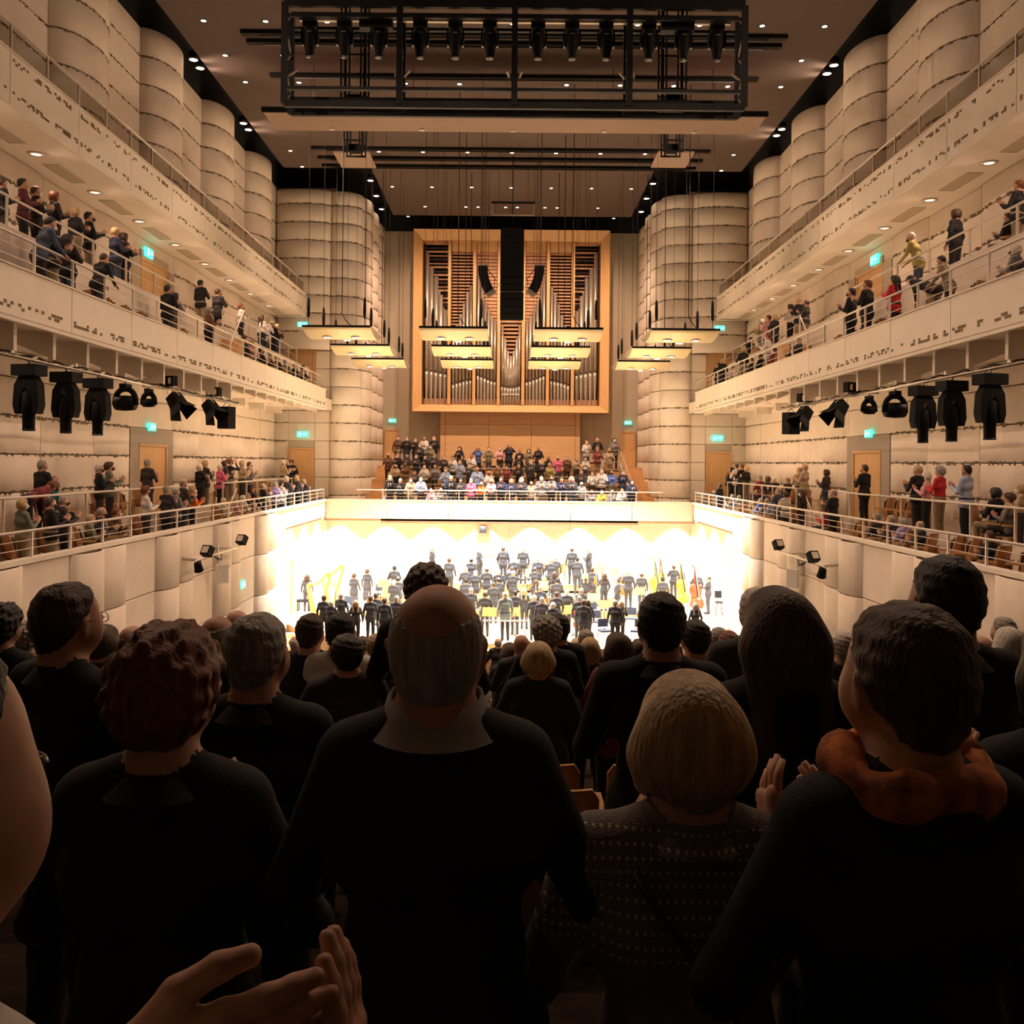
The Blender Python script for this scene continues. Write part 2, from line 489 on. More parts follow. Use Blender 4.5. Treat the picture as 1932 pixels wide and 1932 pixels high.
for sg in (-1, 1):
    sd = SIDE[sg]
    rng = random.Random(31 + sg)
    def bx(mb, xa, xb, *a):
        xa, xb = sorted((sg * xa, sg * xb)); return mb.box(xa, xb, *a)
    # lower balcony
    mb = MB()
    bx(mb, XF + 0.06, 10.35, -6, ZE, F_LF - 0.35, F_LF)
    bx(mb, 10.35, XW + 0.06, -6, ZE, F_LF - 0.35, F_LB)
    lb = structure('balcony_lower_' + sd, mb, 'carpet', 'lower %s balcony with two stepped rows of seats' % sd, 'balcony')
    c = MB(); bx(c, XF - 0.06, XF + 0.16, -6, 45.3, H_LOW - 0.09, H_LOW); c.obj('coping', M['fascia'], lb)
    c = MB(); bx(c, XF + 0.06, XF + 0.16, -6, 45.3, F_LF, H_LOW - 0.09); c.obj('parapet', M['plaster'], lb)
    c = MB(); bx(c, 10.30, 10.36, ZS, ZE, F_LF, F_LB + 0.30); c.obj('knee_wall', M['plaster'], lb)
    # fluted wall below it
    mb = MB(); bx(mb, XF + 0.07, XF + 0.4, -6, 38.0, -8.6, F_LF - 0.35)
    lw = structure('wall_stalls_' + sd, mb, 'plaster2', 'fluted cream wall below the lower %s balcony' % sd, 'wall')
    z = 12.5; i = 0
    while z < 36.5:
        L = (1.9, 1.4, 1.3)[i % 3]
        b = sg * (0.0, 0.28, 0.16)[i % 3]
        cache = {}
        for zb, zt in ((-7.6, -6.2), (-6.2, -4.8), (-4.8, -3.35), (-3.35, H_LOW - 0.1)):
            inset = 0.30 if (i % 6 == 3 and zt < -3.3) else 0.0
            key = (round(zt - zb, 3), inset)
            if key not in cache:
                cache[key] = panel_mesh((sg * XF, z), (sg * XF, z + L), b, zt - zb - 0.02, 0.05, 10, 'plaster', 1 if sg > 0 else -1)
            ob('panel', cache[key], lw, (0, 0, zb + 0.01))
        z += L; i += 1
    # stage side wall (slightly splayed) below the balcony
    sw_pts = [(sg * 9.95, 36.0), (sg * 9.55, 41.0), (sg * 9.15, 46.4)]
    mb = MB()
    for a, b in zip(sw_pts[:-1], sw_pts[1:]):
        mb.hexa([(a[0], a[1], -8.5), (b[0], b[1], -8.5), (b[0] + sg * 0.3, b[1], -8.5), (a[0] + sg * 0.3, a[1], -8.5)],
                [(a[0], a[1], -2.7), (b[0], b[1], -2.7), (b[0] + sg * 0.3, b[1], -2.7), (a[0] + sg * 0.3, a[1], -2.7)])
    bx(mb, XF + 0.06, 10.3, 36.0, 36.5, -8.5, -2.7)
    ws = structure('wall_stage_' + sd, mb, 'plaster', 'bright cream stage side wall on the %s' % sd, 'wall')
    for zb, zt in ((-6.7, -5.4), (-5.4, -4.1), (-4.1, -2.8)):
        for a, b in zip(sw_pts[:-1], sw_pts[1:]):
            for t0, t1 in ((0, 0.5), (0.5, 1)):
                pa = (a[0] + (b[0] - a[0]) * t0 - sg * 0.05, a[1] + (b[1] - a[1]) * t0)
                pb = (a[0] + (b[0] - a[0]) * t1 - sg * 0.05, a[1] + (b[1] - a[1]) * t1)
                ob('panel', panel_mesh(pa, pb, 0, zt - zb - 0.015, 0.04, 1, 'plaster', 1 if sg > 0 else -1), ws, (0, 0, zb))
    # balcony front above the stage
    zf = z; dz_ = (45.3 - zf) / 3
    for a in range(3):
        za, zb = zf + dz_ * a, zf + dz_ * (a + 1)
        ob('fascia_panel', panel_mesh((sg * XF, za), (sg * XF, zb), 0, 0.75, 0.05, 1, 'fascia', 1 if sg > 0 else -1), lb, (0, 0, -2.72))
    railing('balcony_railing', 'white steel railing along the front of the lower %s balcony' % sd, sg * (XF + 0.06), 13.0, 45.2, H_LOW, (0.50, 0.33, 0.17), 21)
    railing('balcony_railing', 'thin handrail behind the front seats of the lower %s balcony' % sd, sg * 10.33, 13.4, 30.0, F_LB + 0.30, (0.72,), 9)
    railing('balcony_railing', 'thin handrail near the stage end of the lower %s balcony' % sd, sg * 10.33, 33.4, 44.0, F_LB + 0.30, (0.72,), 7)
    # middle balcony
    mb = MB()
    bx(mb, XF + 0.06, 10.35, -6, ZE, H_MB, F_MF)
    bx(mb, 10.3, XW + 0.06, -6, ZE, H_MB, F_MB)
    mbal = structure('balcony_middle_' + sd, mb, 'plaster', 'middle %s balcony with a raised back row' % sd, 'balcony')
    pm = {}
    tb = MB()
    for a, b in zip(JOINTS[:-1], JOINTS[1:]):
        k = round(b - a, 3)
        if k not in pm: pm[k] = panel_mesh((sg * XF, 0), (sg * XF, b - a), 0, H_MT - H_MB, 0.06, 1, 'fascia', 1 if sg > 0 else -1)
        ob('fascia_panel', pm[k], mbal, (0, a, H_MB))
        tile_run(tb, [Vector((sg * XF, a + 0.05, 0)), Vector((sg * XF, b - 0.05, 0))], Vector((-sg, 0, 0)), H_MB + 0.20, 0.10, 0.055, 0.55, rng)
    c = MB(); bx(c, XF - 0.03, XF + 0.18, ZS, 45.3, H_MT, H_MT + 0.03); c.obj('coping', M['fascia'], mbal)
    c = MB(); bx(c, XF + 0.06, XF + 0.16, ZS, 45.3, F_MF, H_MT); c.obj('parapet', M['plaster'], mbal)
    c = MB(); bx(c, XF - 0.02, XF + 0.10, ZS, 45.3, H_MB - 0.09, H_MB - 0.02); c.obj('lower_lip', M['fascia'], mbal)
    c = MB(); bx(c, 10.24, 10.30, ZS, ZE, F_MF, F_MB + 0.22); c.obj('knee_wall', M['plaster'], mbal)
    tag(tb.obj('mosaic_band', M['tile'], mbal), kind='stuff')
    railing('balcony_railing', 'white steel railing with wires along the middle %s balcony front' % sd, sg * (XF + 0.06), 13.0, 45.2, H_MT, (0.60, 0.40, 0.20), 21)
    railing('balcony_railing', 'thin railing before the raised back row of the middle %s balcony' % sd, sg * 10.27, 13.0, 28.6, F_MB + 0.22, (0.62, 0.31), 8)
    railing('balcony_railing', 'thin railing at the stage end of the middle %s balcony back row' % sd, sg * 10.27, 33.0, 44.5, F_MB + 0.22, (0.62, 0.31), 7)
    # wedge boards under the middle balcony
    big = MB(); x = [9.30, 10.30]
    big.hexa([(sg * 9.30, -0.06, H_MB), (sg * 9.30, 0.06, H_MB), (sg * 10.35, 0.06, H_MB), (sg * 10.35, -0.06, H_MB)],
             [(sg * 9.30, -0.06, H_MB - 0.56), (sg * 9.30, 0.06, H_MB - 0.56), (sg * 10.35, 0.06, H_MB - 0.13), (sg * 10.35, -0.06, H_MB - 0.13)])
    bm_ = big.mesh('soffit_board', M['fascia'])
    sm_ = MB()
    sm_.hexa([(sg * 10.95, -0.06, H_MB), (sg * 10.95, 0.06, H_MB), (sg * 11.65, 0.06, H_MB), (sg * 11.65, -0.06, H_MB)],
             [(sg * 10.95, -0.06, H_MB - 0.30), (sg * 10.95, 0.06, H_MB - 0.30), (sg * 11.65, 0.06, H_MB - 0.30), (sg * 11.65, -0.06, H_MB - 0.30)])
    sm_ = sm_.mesh('soffit_board', M['fascia'])
    for k in range(20):
        zz = 15.9 + 1.5 * k
        o = ob('soffit_board', bm_, mbal, (0, zz, 0))
        if zz > 31.5: o.location = (0, zz, 0.30)
        if k % 2: ob('soffit_board', sm_, mbal, (0, zz, 0))
    # upper balcony
    mb = MB(); bx(mb, XU + 0.06, XW + 0.06, -6, 46.3, H_UB, F_UP)
    ub = structure('balcony_upper_' + sd, mb, 'fascia', 'upper %s balcony with downlights set into its underside' % sd, 'balcony')
    pm = {}; tb = MB()
    for a, b in zip(JOINTS_U[:-1], JOINTS_U[1:]):
        k = round(b - a, 3)
        if k not in pm: pm[k] = panel_mesh((sg * XU, 0), (sg * XU, b - a), 0, H_UT - H_UB, 0.06, 1, 'fascia', 1 if sg > 0 else -1)
        ob('fascia_panel', pm[k], ub, (0, a, H_UB))
        for zz in (H_UB + 0.24, H_UT - 0.16):
            tile_run(tb, [Vector((sg * XU, a + 0.05, 0)), Vector((sg * XU, b - 0.05, 0))], Vector((-sg, 0, 0)), zz, 0.085, 0.045, 0.5, rng)
    c = MB(); bx(c, XU - 0.03, XU + 0.18, ZS, 46.0, H_UT, H_UT + 0.03); c.obj('coping', M['fascia'], ub)
    c = MB(); bx(c, XU + 0.06, XU + 0.16, ZS, 46.0, F_UP, H_UT); c.obj('parapet', M['plaster'], ub)
    c = MB(); bx(c, XU + 0.02, XU + 0.10, ZS, 46.0, H_UB - 0.05, H_UB); c.obj('lower_lip', M['fascia'], ub)
    c = MB(); bx(c, XU + 0.0, XW, 45.8, 46.0, H_UB, H_UT); c.obj('end_panel', M['fascia'], ub)
    tag(tb.obj('mosaic_band', M['tile'], ub), kind='stuff')
    railing('balcony_railing', 'upper %s balcony railing with grey glass panes' % sd, sg * (XU + 0.08), 13.0, 45.8, H_UT, (0.62,), 22, infill=True)
    # soffit downlights and grilles of the upper balcony
    k = 0
    for zz in (15.9, 18.9, 21.9, 25.0, 28.0, 31.0, 34.0, 37.0, 40.0, 43.0):
        t = thing('soffit_downlight', '%s round downlight from the camera under the upper %s balcony' % (ordn(k), sd), 'downlight', (sg * 11.25, zz, H_UB), group='downlights under the upper balconies')
        MB().lathe([(0.20, 0.0), (0.20, -0.025), (0.14, -0.03), (0.13, -0.005)], 20).obj('trim_ring', M['steel'], t)
        MB().lathe([(0.02, -0.012), (0.12, -0.012), (0.12, -0.006)], 16).obj('lamp', M['lampdim'], t)
        spot('light', (0, 0, -0.06), P_SOFF * (1.0 if zz > 17 else 0.6), 150, WARM, 0.8, 0.2, parent=t, aim=(-sg * 0.75, 0, -1))
        g = thing('ceiling_grille', '%s rectangular grille from the camera under the upper %s balcony' % (ordn(k), sd), 'grille', (sg * 11.3, zz + 1.5, H_UB), group='grilles under the upper balconies')
        fr = MB()
        for xx in (-0.2, 0.17): fr.box(xx, xx + 0.03, -0.75, 0.75, -0.02, 0)
        for yy in (-0.75, 0.72): fr.box(-0.17, 0.17, yy, yy + 0.03, -0.02, 0)
        fr.obj('frame', M['steel'], g)
        MB().box(-0.17, 0.17, -0.72, 0.72, -0.012, -0.002).obj('mesh_plate', M['stonewall'], g)
        k += 1
    # small recessed lamps under the middle balcony
    k = 0
    for zz in [17.4 + 3.0 * i for i in range(10)]:
        t = thing('soffit_downlight', '%s small recessed lamp from the camera under the middle %s balcony' % (ordn(k), sd), 'downlight', (sg * 10.7, zz, H_MB), group='lamps under the middle balconies')
        MB().lathe([(0.11, 0.0), (0.11, -0.02), (0.07, -0.022), (0.065, -0.004)], 16).obj('trim_ring', M['steel'], t)
        MB().lathe([(0.01, -0.010), (0.06, -0.010), (0.06, -0.004)], 12).obj('lamp', M['lampdim'], t)
        spot('light', (0, 0, -0.06), P_SOFF * 0.65, 150, WARM, 0.8, 0.25, parent=t, aim=(-sg * 0.25, 0, -1))
        k += 1

# aisle stairs with a sloping handrail at the break in each balcony
for sg in (-1, 1):
    for lev, fb, ff, kz in (('lower', F_LB, F_LF, 0.60), ('middle', F_MB, F_MF, 1.4)):
        t = thing('aisle_stairs', 'wooden aisle steps with sloping handrail, %s %s balcony' % (lev, SIDE[sg]), 'stairs', (sg * 9.9, 32.4, ff))
        n_ = 3 if lev == 'lower' else 6
        for k in range(n_ - 1):
            MB().box(-0.35, 0.35, 0.25 * k - 0.6, 0.25 * (n_ - 1) - 0.6, kz * k / n_, kz * (k + 1) / n_).obj('stair_step', M['wood'], t)
        y1 = 0.25 * (n_ - 1) - 0.6
        MB().tube([(0.38, -0.9, 0.0), (0.38, -0.9, 0.85), (0.38, y1, kz + 0.85), (0.38, y1, kz)], 0.024, 8).obj('handrail', M['rail'], t)

# --- end walls of the balconies, tall scalloped columns, back wall
for sg in (-1, 1):
    sd = SIDE[sg]
    sn = -1 if sg < 0 else 1
    mb = MB(); xa, xb = sorted((sg * 9.0, sg * 12.1)); mb.box(xa, xb, 47.3, 47.7, -3, 13.9)
    ew = structure('wall_end_' + sd, mb, 'plaster2', 'cream end wall and broad curved bay beside the %s balconies' % sd, 'wall')
    def cw(parent, a, b, bl, zlo, zhi, n=14, th=0.05):
        # bulge towards the camera / the hall axis
        p0, p1 = (a, b) if sg < 0 else (b, a)
        wall_panels(parent, p0, p1, -bl, zlo, zhi, sgn=-1, n=n, th=th)
        return arc(p0, p1, -bl, n)[0]
    tb = MB(); rng = random.Random(50 + sg)
    pA = cw(ew, (sg * 12.0, 47.25), (sg * 9.2, 47.25), 0.55, 5.62, 13.72)
    for a, b in ((12.0, 11.3), (9.95, 9.2)):
        for zl, zh in ((F_LB, H_MB), (F_MF, 5.62)): cw(ew, (sg * a, 47.25), (sg * b, 47.25), 0.0, zl, zh)
    for zl, zh in ((1.02, H_MB), (F_MF + 0.1, F_MB - 0.7)): cw(ew, (sg * 11.3, 47.25), (sg * 9.95, 47.25), 0.0, zl, zh)
    cw(ew, (sg * 11.3, 47.25), (sg * 9.95, 47.25), 0.0, 6.1, 6.4)
    for g in GRID:
        if 5.7 < g < 13.5: tile_run(tb, pA, Vector((0, -1, 0)), g, 0.09, 0.035, 0.6, rng)
        elif 0.0 < g < 2.2: tile_run(tb, [Vector((sg * 12, 47.23, 0)), Vector((sg * 11.35, 47.23, 0))], Vector((0, -1, 0)), g, 0.09, 0.035, 0.5, rng)
    tag(tb.obj('mosaic_band', M['tile'], ew), kind='stuff')
    cwl = structure('wall_columns_' + sd, MB().box(*sorted((sg * 7.95, sg * 9.1)), 48.2, 56, -3, 13.7), 'plaster2', 'row of tall scalloped cream columns on the %s leading to the organ wall' % sd, 'wall')
    tb = MB()
    chain = [((sg * 9.2, 47.25), (sg * 7.75, 48.1), 0.55), ((sg * 7.8, 48.1), (sg * 7.8, 50.5), 0.40), ((sg * 7.8, 50.5), (sg * 7.8, 52.9), 0.36), ((sg * 7.8, 52.9), (sg * 7.8, 55.4), 0.32)]
    for a, b, bl in chain:
        pts = cw(cwl, a, b, bl, -2.66, 13.7, n=14)
        for g in GRID:
            if -2.2 < g < 13.5:
                if 3.0 < g < 4.0: continue
                tile_run(tb, pts, Vector((-sg * 0.5, -1, 0)), g, 0.09, 0.035, 0.55, rng)
    tag(tb.obj('mosaic_band', M['tile'], cwl), kind='stuff')
mb = MB().box(-13, 13, 55.6, 56.2, -9, 13.8)
bw = structure('wall_back', mb, 'stonewall', 'sand coloured back wall behind the organ', 'wall')
for a, b in ((-7.7, -6.75), (-6.75, -5.0), (-5.0, -4.2), (4.2, 5.0), (5.0, 6.75), (6.75, 7.7)):
    ob('panel', panel_mesh((a, 55.55), (b, 55.55), 0, 14.2, 0.05, 1, 'stonewall', -1), bw, (0, 0, -0.4))
structure('wall_rear', MB().box(-13, 13, -6.4, -6, -3, 14.6), 'plaster2', 'rear wall of the hall behind the camera', 'wall')
mb = MB().box(-12, 12, -6, 3.0, 2.6, 3.4); mb.box(-12, 12, 2.7, 3.0, 3.4, 4.3)  # out-of-view overhang, added to keep ceiling light off the near figures
structure('added_rear_overhang', mb, 'fascia', 'unseen rear overhang slab added to block ceiling light from the last stalls rows', 'balcony')

nd = 1
for sg in (-1, 1):
    sd = SIDE[sg]
    door(nd, (sg * (XW - 0.02), 31.1, F_LB), -sg * math.pi / 2, 2.25, 2.28, 'double wooden door off the lower %s balcony beside the grey lining' % sd, 2); nd += 1
    door(nd, (sg * (XW - 0.02), 31.0, F_MB), -sg * math.pi / 2, 2.1, 1.98, 'wooden door behind the raised row of the middle %s balcony' % sd, 2); nd += 1
    door(nd, (sg * 10.62, 47.2, F_LB), 0, 1.15, 2.42, 'wooden door at the stage end of the lower %s balcony' % sd, 1); nd += 1
    door(nd, (sg * 10.62, 47.2, F_MB - 0.7), 0, 1.15, 2.2, 'wooden door at the stage end of the middle %s balcony' % sd, 1); nd += 1
    door(nd, (sg * 7.05, 55.48, -0.2), 0, 0.75, 2.05, 'narrow door in the back wall %s of the organ base' % sd, 1); nd += 1
    exit_sign((sg * 11.86, 30.4, 6.62), -sg * math.pi / 2, 'green exit sign above the door of the middle %s balcony' % sd, 0.6)
    exit_sign((sg * 11.86, 30.8, 0.95), -sg * math.pi / 2, 'green exit sign above the double door of the lower %s balcony' % sd)
    exit_sign((sg * 10.55, 47.1, 1.22), 0, 'green exit sign above the stage-end door of the lower %s balcony' % sd, 0.55)
    exit_sign((sg * 10.5, 46.67, 6.75), 0, 'green exit sign behind the outer reflector panel on the %s' % sd, 0.5)
    exit_sign((sg * 7.05, 55.42, 2.35), 0, 'green exit sign on the back wall %s of the organ' % sd, 0.42)
exit_sign((-8.92, 31.2, -4.3), math.pi / 2, 'green exit sign low on the left stalls wall near the stage', 0.5)
door(nd, (-9.52, 41.0, -6.7), math.pi / 2, 1.0, 2.3, 'dark open doorway in the left stage side wall', 1)

# --- choir gallery above the stage
mb = MB()
CH = [(46.2 + 1.35 * r, -2.5 + 0.42 * r) for r in range(6)]
for r, (z, h) in enumerate(CH):
    z1 = CH[r + 1][0] - 0.55 if r < 5 else 55.6
    z0 = z - 0.55 if r else 45.45
    mb.box(-6.3, 6.3, z0, z1, h - 0.5, h)
mb.box(-9.1, 9.1, 45.45, 47.0, -2.9, -2.5)
cg = structure('choir_gallery', mb, 'carpet', 'stepped choir gallery above the stage below the organ', 'gallery')
for sg in (-1, 1):
    xa, xb = sorted((sg * 6.3, sg * 7.55))
    for i in range(12):
        z0 = 46.6 + 0.6 * i; h = -2.3 + 0.19 * i
        MB().box(xa, xb, z0, z0 + 0.62 if i < 11 else 55.6, h - 0.25, h).obj('stair_step', M['wood'], cg)
        MB().box(sg * 6.42 - 0.03, sg * 6.42 + 0.03, z0 - 0.012, z0, h - 0.12, h - 0.07).obj('step_lamp', M['steplamp'], cg)
    mb = MB()
    mb.hexa([(sg * 6.28, 46.0, -2.5), (sg * 6.34, 46.0, -2.5), (sg * 6.34, 53.6, -0.2), (sg * 6.28, 53.6, -0.2)], [(sg * 6.28, 46.0, -2.1), (sg * 6.34, 46.0, -2.1), (sg * 6.34, 53.6, 0.2), (sg * 6.28, 53.6, 0.2)])
    mb.obj('stair_cheek', M['plaster'], cg)
    mb = MB(); mb.tube([(sg * 6.3, 45.7, -1.45), (sg * 6.3, 46.2, -1.4), (sg * 6.3, 53.3, 0.85)], 0.026, 8)
    for i in range(6): mb.tube([(sg * 6.3, 46.2 + 1.4 * i, -2.2 + 0.443 * i), (sg * 6.3, 46.2 + 1.4 * i, -1.4 + 0.443 * i)], 0.018, 6)
    mb.obj('stair_handrail', M['rail'], cg)
for k, (a, b) in enumerate(zip(np.linspace(-9, 9, 7)[:-1], np.linspace(-9, 9, 7)[1:])):
    ob('fascia_panel', panel_mesh((float(a), 45.4), (float(b), 45.4), 0, 0.88, 0.06, 1, 'fascia', -1), cg, (0, 0, -2.8))
MB().box(-9.06, 9.06, 45.34, 45.56, -1.92, -1.86).obj('coping', M['fascia'], cg)
MB().box(-9.06, 9.06, 45.46, 45.54, -2.5, -1.92).obj('parapet', M['plaster'], cg)
t = thing('balcony_railing', 'white steel railing along the front of the choir gallery', 'railing', (0, 45.45, H_LOW))
pm = MB().box(-0.02, 0.02, -0.02, 0.02, 0, 0.48).mesh('post', M['rail'])
for i in range(11): ob('post', pm, t, (-6.2 + 1.24 * i, 0, 0))
MB().tube([(-7.5, 0, 0.48), (7.5, 0, 0.48)], 0.026, 8).obj('handrail', M['rail'], t)
for h in (0.16, 0.32): MB().tube([(-6.3, 0, h), (6.3, 0, h)], 0.008, 6).obj('wire', M['rail'], t)
for r in range(1, 6):
    z, h = CH[r]
    t = thing('balcony_railing', 'thin rail in front of row %s of the choir gallery' % ['two', 'three', 'four', 'five', 'six'][r - 1], 'railing', (0, z - 0.5, h))
    w = 6.2 if r in (1, 2, 3, 4) else 6.2
    segs = [(-6.2, 6.2)] if r < 5 else [(-6.2, -4.3), (4.3, 6.2)]
    for a, b in segs:
        n = max(2, int((b - a) / 2.1))
        MB().tube([(a, 0, 0.5), (b, 0, 0.5)], 0.018, 6).obj('handrail', M['rail'], t)
        for i in range(n + 1):
            x = a + (b - a) * i / n
            MB().tube([(x, 0, 0), (x, 0, 0.5)], 0.015, 6).obj('post', M['rail'], t)
# stage back wall
mb = MB().box(-9.2, 9.2, 46.45, 46.8, -8.5, -2.5)
sb = structure('wall_stage_back', mb, 'plaster', 'bright cream wall at the back of the stage below the choir gallery', 'wall')
for zb, zt in ((-6.7, -5.5), (-5.5, -4.2), (-4.2, -2.85)):
    for a in range(6):
        ob('panel', panel_mesh((-9.15 + 3.05 * a, 46.42), (-9.15 + 3.05 * (a + 1), 46.42), 0, zt - zb - 0.012, 0.04, 1, 'plaster', -1), sb, (0, 0, zb))
for i, x in enumerate((-8.5, -6.15, -3.8, -1.33, 1.1, 3.45, 5.86, 8.3)):
    t = thing('wall_washer', '%s small downlight from the left below the choir gallery front' % ordn(i), 'downlight', (x, 46.05, -2.93), group='downlights along the stage back wall')
    MB().lathe([(0.07, 0.02), (0.08, -0.06), (0.06, -0.06), (0.055, -0.02)], 12).obj('housing', M['white'], t)
    MB().lathe([(0.01, -0.05), (0.055, -0.05), (0.055, -0.045)], 12).obj('lamp', M['lampstage'], t)
    spot('light', (0, 0, -0.08), P_WASH, 110, STAGE, 0.3, 0.04, parent=t, aim=(0, 0.05, -1))
for sg in (-1, 1):
    for i in range(4):
        z = 38.2 + 2.1 * i; x = sg * (9.95 - 0.08 * (z - 36) - 0.30)
        t = thing('wall_washer', '%s small downlight from the camera below the lower %s balcony at the stage' % (ordn(i), SIDE[sg]), 'downlight', (x, z, -2.75), group='downlights along the stage side walls')
        MB().lathe([(0.07, 0.06), (0.08, -0.06), (0.06, -0.06), (0.055, -0.02)], 12).obj('housing', M['white'], t)
        MB().lathe([(0.01, -0.05), (0.055, -0.05), (0.055, -0.045)], 12).obj('lamp', M['lampstage'], t)
        spot('light', (0, 0, -0.08), P_WASH, 110, STAGE, 0.3, 0.04, parent=t, aim=(sg * 0.05, 0, -1))
# stage platform and risers
n = 24
front = []
for i in range(n + 1):
    x = -9.95 + 19.9 * i / n
    front.append((x, 38.2 - 5.2 * max(0.0, 1 - (x / 9.0) ** 2) ** 0.7))
mb = MB().prism(front + [(9.4, 46.5), (-9.4, 46.5)], -7.6, -6.72)
st = structure('stage', mb, 'wood', 'concert platform with curved front edge', 'stage')
x = -9.6; k = 0
while x < 9.55:
    def fy(q):
        return 38.2 - 5.2 * max(0.0, 1 - (q / 9.0) ** 2) ** 0.7
    a, b = x + 0.004, x + 0.376
    MB().hexa([(a, fy(a), -6.72), (b, fy(b), -6.72), (b, 46.4, -6.72), (a, 46.4, -6.72)], [(a, fy(a), -6.7), (b, fy(b), -6.7), (b, 46.4, -6.7), (a, 46.4, -6.7)]).obj('plank', M['stagewood'], st)
    x += 0.38
RISER = [(40.2, 0.30, -6.6, 5.6), (41.7, 0.65, -6.0, 4.9), (43.2, 1.05, -4.6, 4.2)]
for z, h, xa, xb in RISER:
    t = thing('stage_riser', 'wooden orchestra riser %s high behind the strings' % {0.30: 'lowest step'}.get(h, 'middle step' if h == 0.65 else 'topmost step'), 'riser')
    MB().box(xa, xb, z, 46.3, -6.7 + h - 0.3, -6.7 + h - 0.03).obj('body', M['wood'], t)
    k = 0; yy = z
    while yy < z + 1.45:
        MB().box(xa - 0.02, xb + 0.02, yy - 0.02, yy + 0.37, -6.7 + h - 0.03, -6.7 + h).obj('plank', M['stagewood'], t); yy += 0.375
def stage_floor(Z, X=0):
    h = -6.7
    for z, d, xa, xb in RISER:
        if Z >= z and xa <= X <= xb: h = -6.7 + d
    return h
for k in range(4):
    MB().box(-9.0 - 0.0, -7.2, 36.9 - 0.32 * k, 37.25 - 0.32 * k, -7.6, -6.9 - 0.18 * k).obj('stair_step', M['stagewood'], st)

# --- ceiling
mb = MB()
mb.box(-13, 13, -6.4, 56.2, 15.2, 15.5)
for sg in (-1, 1):
    xa, xb = sorted((sg * 12.06, sg * 12.5)); mb.box(xa, xb, -6.4, 56.2, 13.92, 15.2)
mb.box(-13, 13, 55.6, 56.2, 13.8, 15.2)
structure('ceiling_void', mb, 'void', 'black void around and above the hung ceiling', 'ceiling')
mb = MB().box(-10.85, 10.85, 4.0, 44.0, 13.9, 14.05); mb.box(-6.7, 6.7, 44.0, 52.3, 13.9, 14.05)
cl = structure('ceiling', mb, 'ceil', 'dark brown hung ceiling dotted with downlights', 'ceiling')
# ------------------------------------------------------------------ ceiling lights and gear
HC = 13.9
rowsL = [(44, [384, 501, 617, 735, 851, 967, 1086, 1203, 1320, 1438, 1556], 0),
         (109, [425, 534, 752, 1187, 1407, 1512], 0),
         (159, [463, 564, 765, 867, 1069, 1170, 1271, 1373, 1473], 0),
         (213, [496, 590, 685, 777, 873, 967, 1062, 1156, 1251, 1345, 1440], 0),
         (288, [548, 632, 715, 798, 882, 966, 1049, 1133, 1217, 1301, 1384], 0),
         (318, [570, 649, 728, 806, 886, 966, 1044, 1123, 1203, 1282, 1361], 0),
         (354, [740, 815, 890, 965, 1040, 1116, 1191], 0),
         (391, [802, 879, 902, 954, 976, 1028, 1051, 1128], 0), (410, [770, 1158], 0)]
ringm = MB().lathe([(0.115, 0.0), (0.115, -0.015), (0.085, -0.018), (0.08, -0.004)], 14).mesh('trim_ring', M['black'])
discm = MB().lathe([(0.005, -0.012), (0.08, -0.012), (0.08, -0.006)], 12).mesh('lamp', M['lamp'])
nrow = 0
for py, xs, _ in rowsL:
    for i, px in enumerate(xs):
        p = at_h(px, py + (px - 966) * 0.0092, HC)
        t = thing('ceiling_downlight', '%s ceiling downlight from the left in row %s of the brown ceiling from the camera' % (ordn(i), ['one', 'two', 'three', 'four', 'five', 'six', 'seven', 'eight', 'nine'][nrow]), 'downlight', p, group='ceiling downlights')
        ob('trim_ring', ringm, t); ob('lamp', discm, t)
        if nrow == 0 and i % 2 == 1: spot('light', (0, 0, -0.05), P_ROOM, 70, WARM, 0.8, 0.1, parent=t)
        if nrow == 6 and i % 2 == 1: spot('light', (0, 0, -0.05), P_ORGAN, 95, WARM, 0.8, 0.1, parent=t, aim=(0, 0.75, -1))
    nrow += 1
for k_, zz in enumerate((13.0, 18.0, 23.0)):          # unseen rows, added to light the stalls from overhead
    for i, x in enumerate((-7.5, -4.5, -1.5, 1.5, 4.5, 7.5)):
        t = thing('ceiling_downlight', '%s ceiling downlight from the left, %s added row out of the frame overhead' % (ordn(i), ordn(k_)), 'downlight', (x, zz, HC), group='ceiling downlights')
        ob('trim_ring', ringm, t); ob('lamp', discm, t)
        if i in (1, 2, 3, 4): spot('light', (0, 0, -0.05), P_ROOM * (1.0 if k_ == 0 else 1.0), 110 if k_ == 0 else 75, WARM, 0.8, 0.1, parent=t)
slot = [(387, 112), (400, 128), (473, 232), (481, 244), (699, 340), (710, 369), (720, 394), (1551, 122), (1538, 138), (1462, 243), (1453, 255), (1232, 346), (1220, 374), (1210, 399)]
slot_n = {-1: 0, 1: 0}
bigdisc = MB().lathe([(0.005, -0.02), (0.14, -0.02), (0.14, -0.01)], 14).mesh('lamp', M['lamp'])
can = MB().lathe([(0.15, 0.25), (0.17, 0.2), (0.17, -0.03), (0.145, -0.03), (0.145, -0.012)], 14).mesh('housing', M['black'])
def cove(p, lab, sg, power):
    t = thing('slot_downlight', lab, 'downlight', p, group='lamps in the dark ceiling slot')
    ob('housing', can, t); ob('lamp', bigdisc, t)
    MB().tube([(0, 0, 0.2), (0, 0, 15.2 - p[2])], 0.015, 6).obj('stem', M['black'], t)
    spot('light', (0, 0, -0.06), power, 110, WARM, 0.8, 0.15, parent=t, aim=(-sg * 1.3, 0.0, -1))
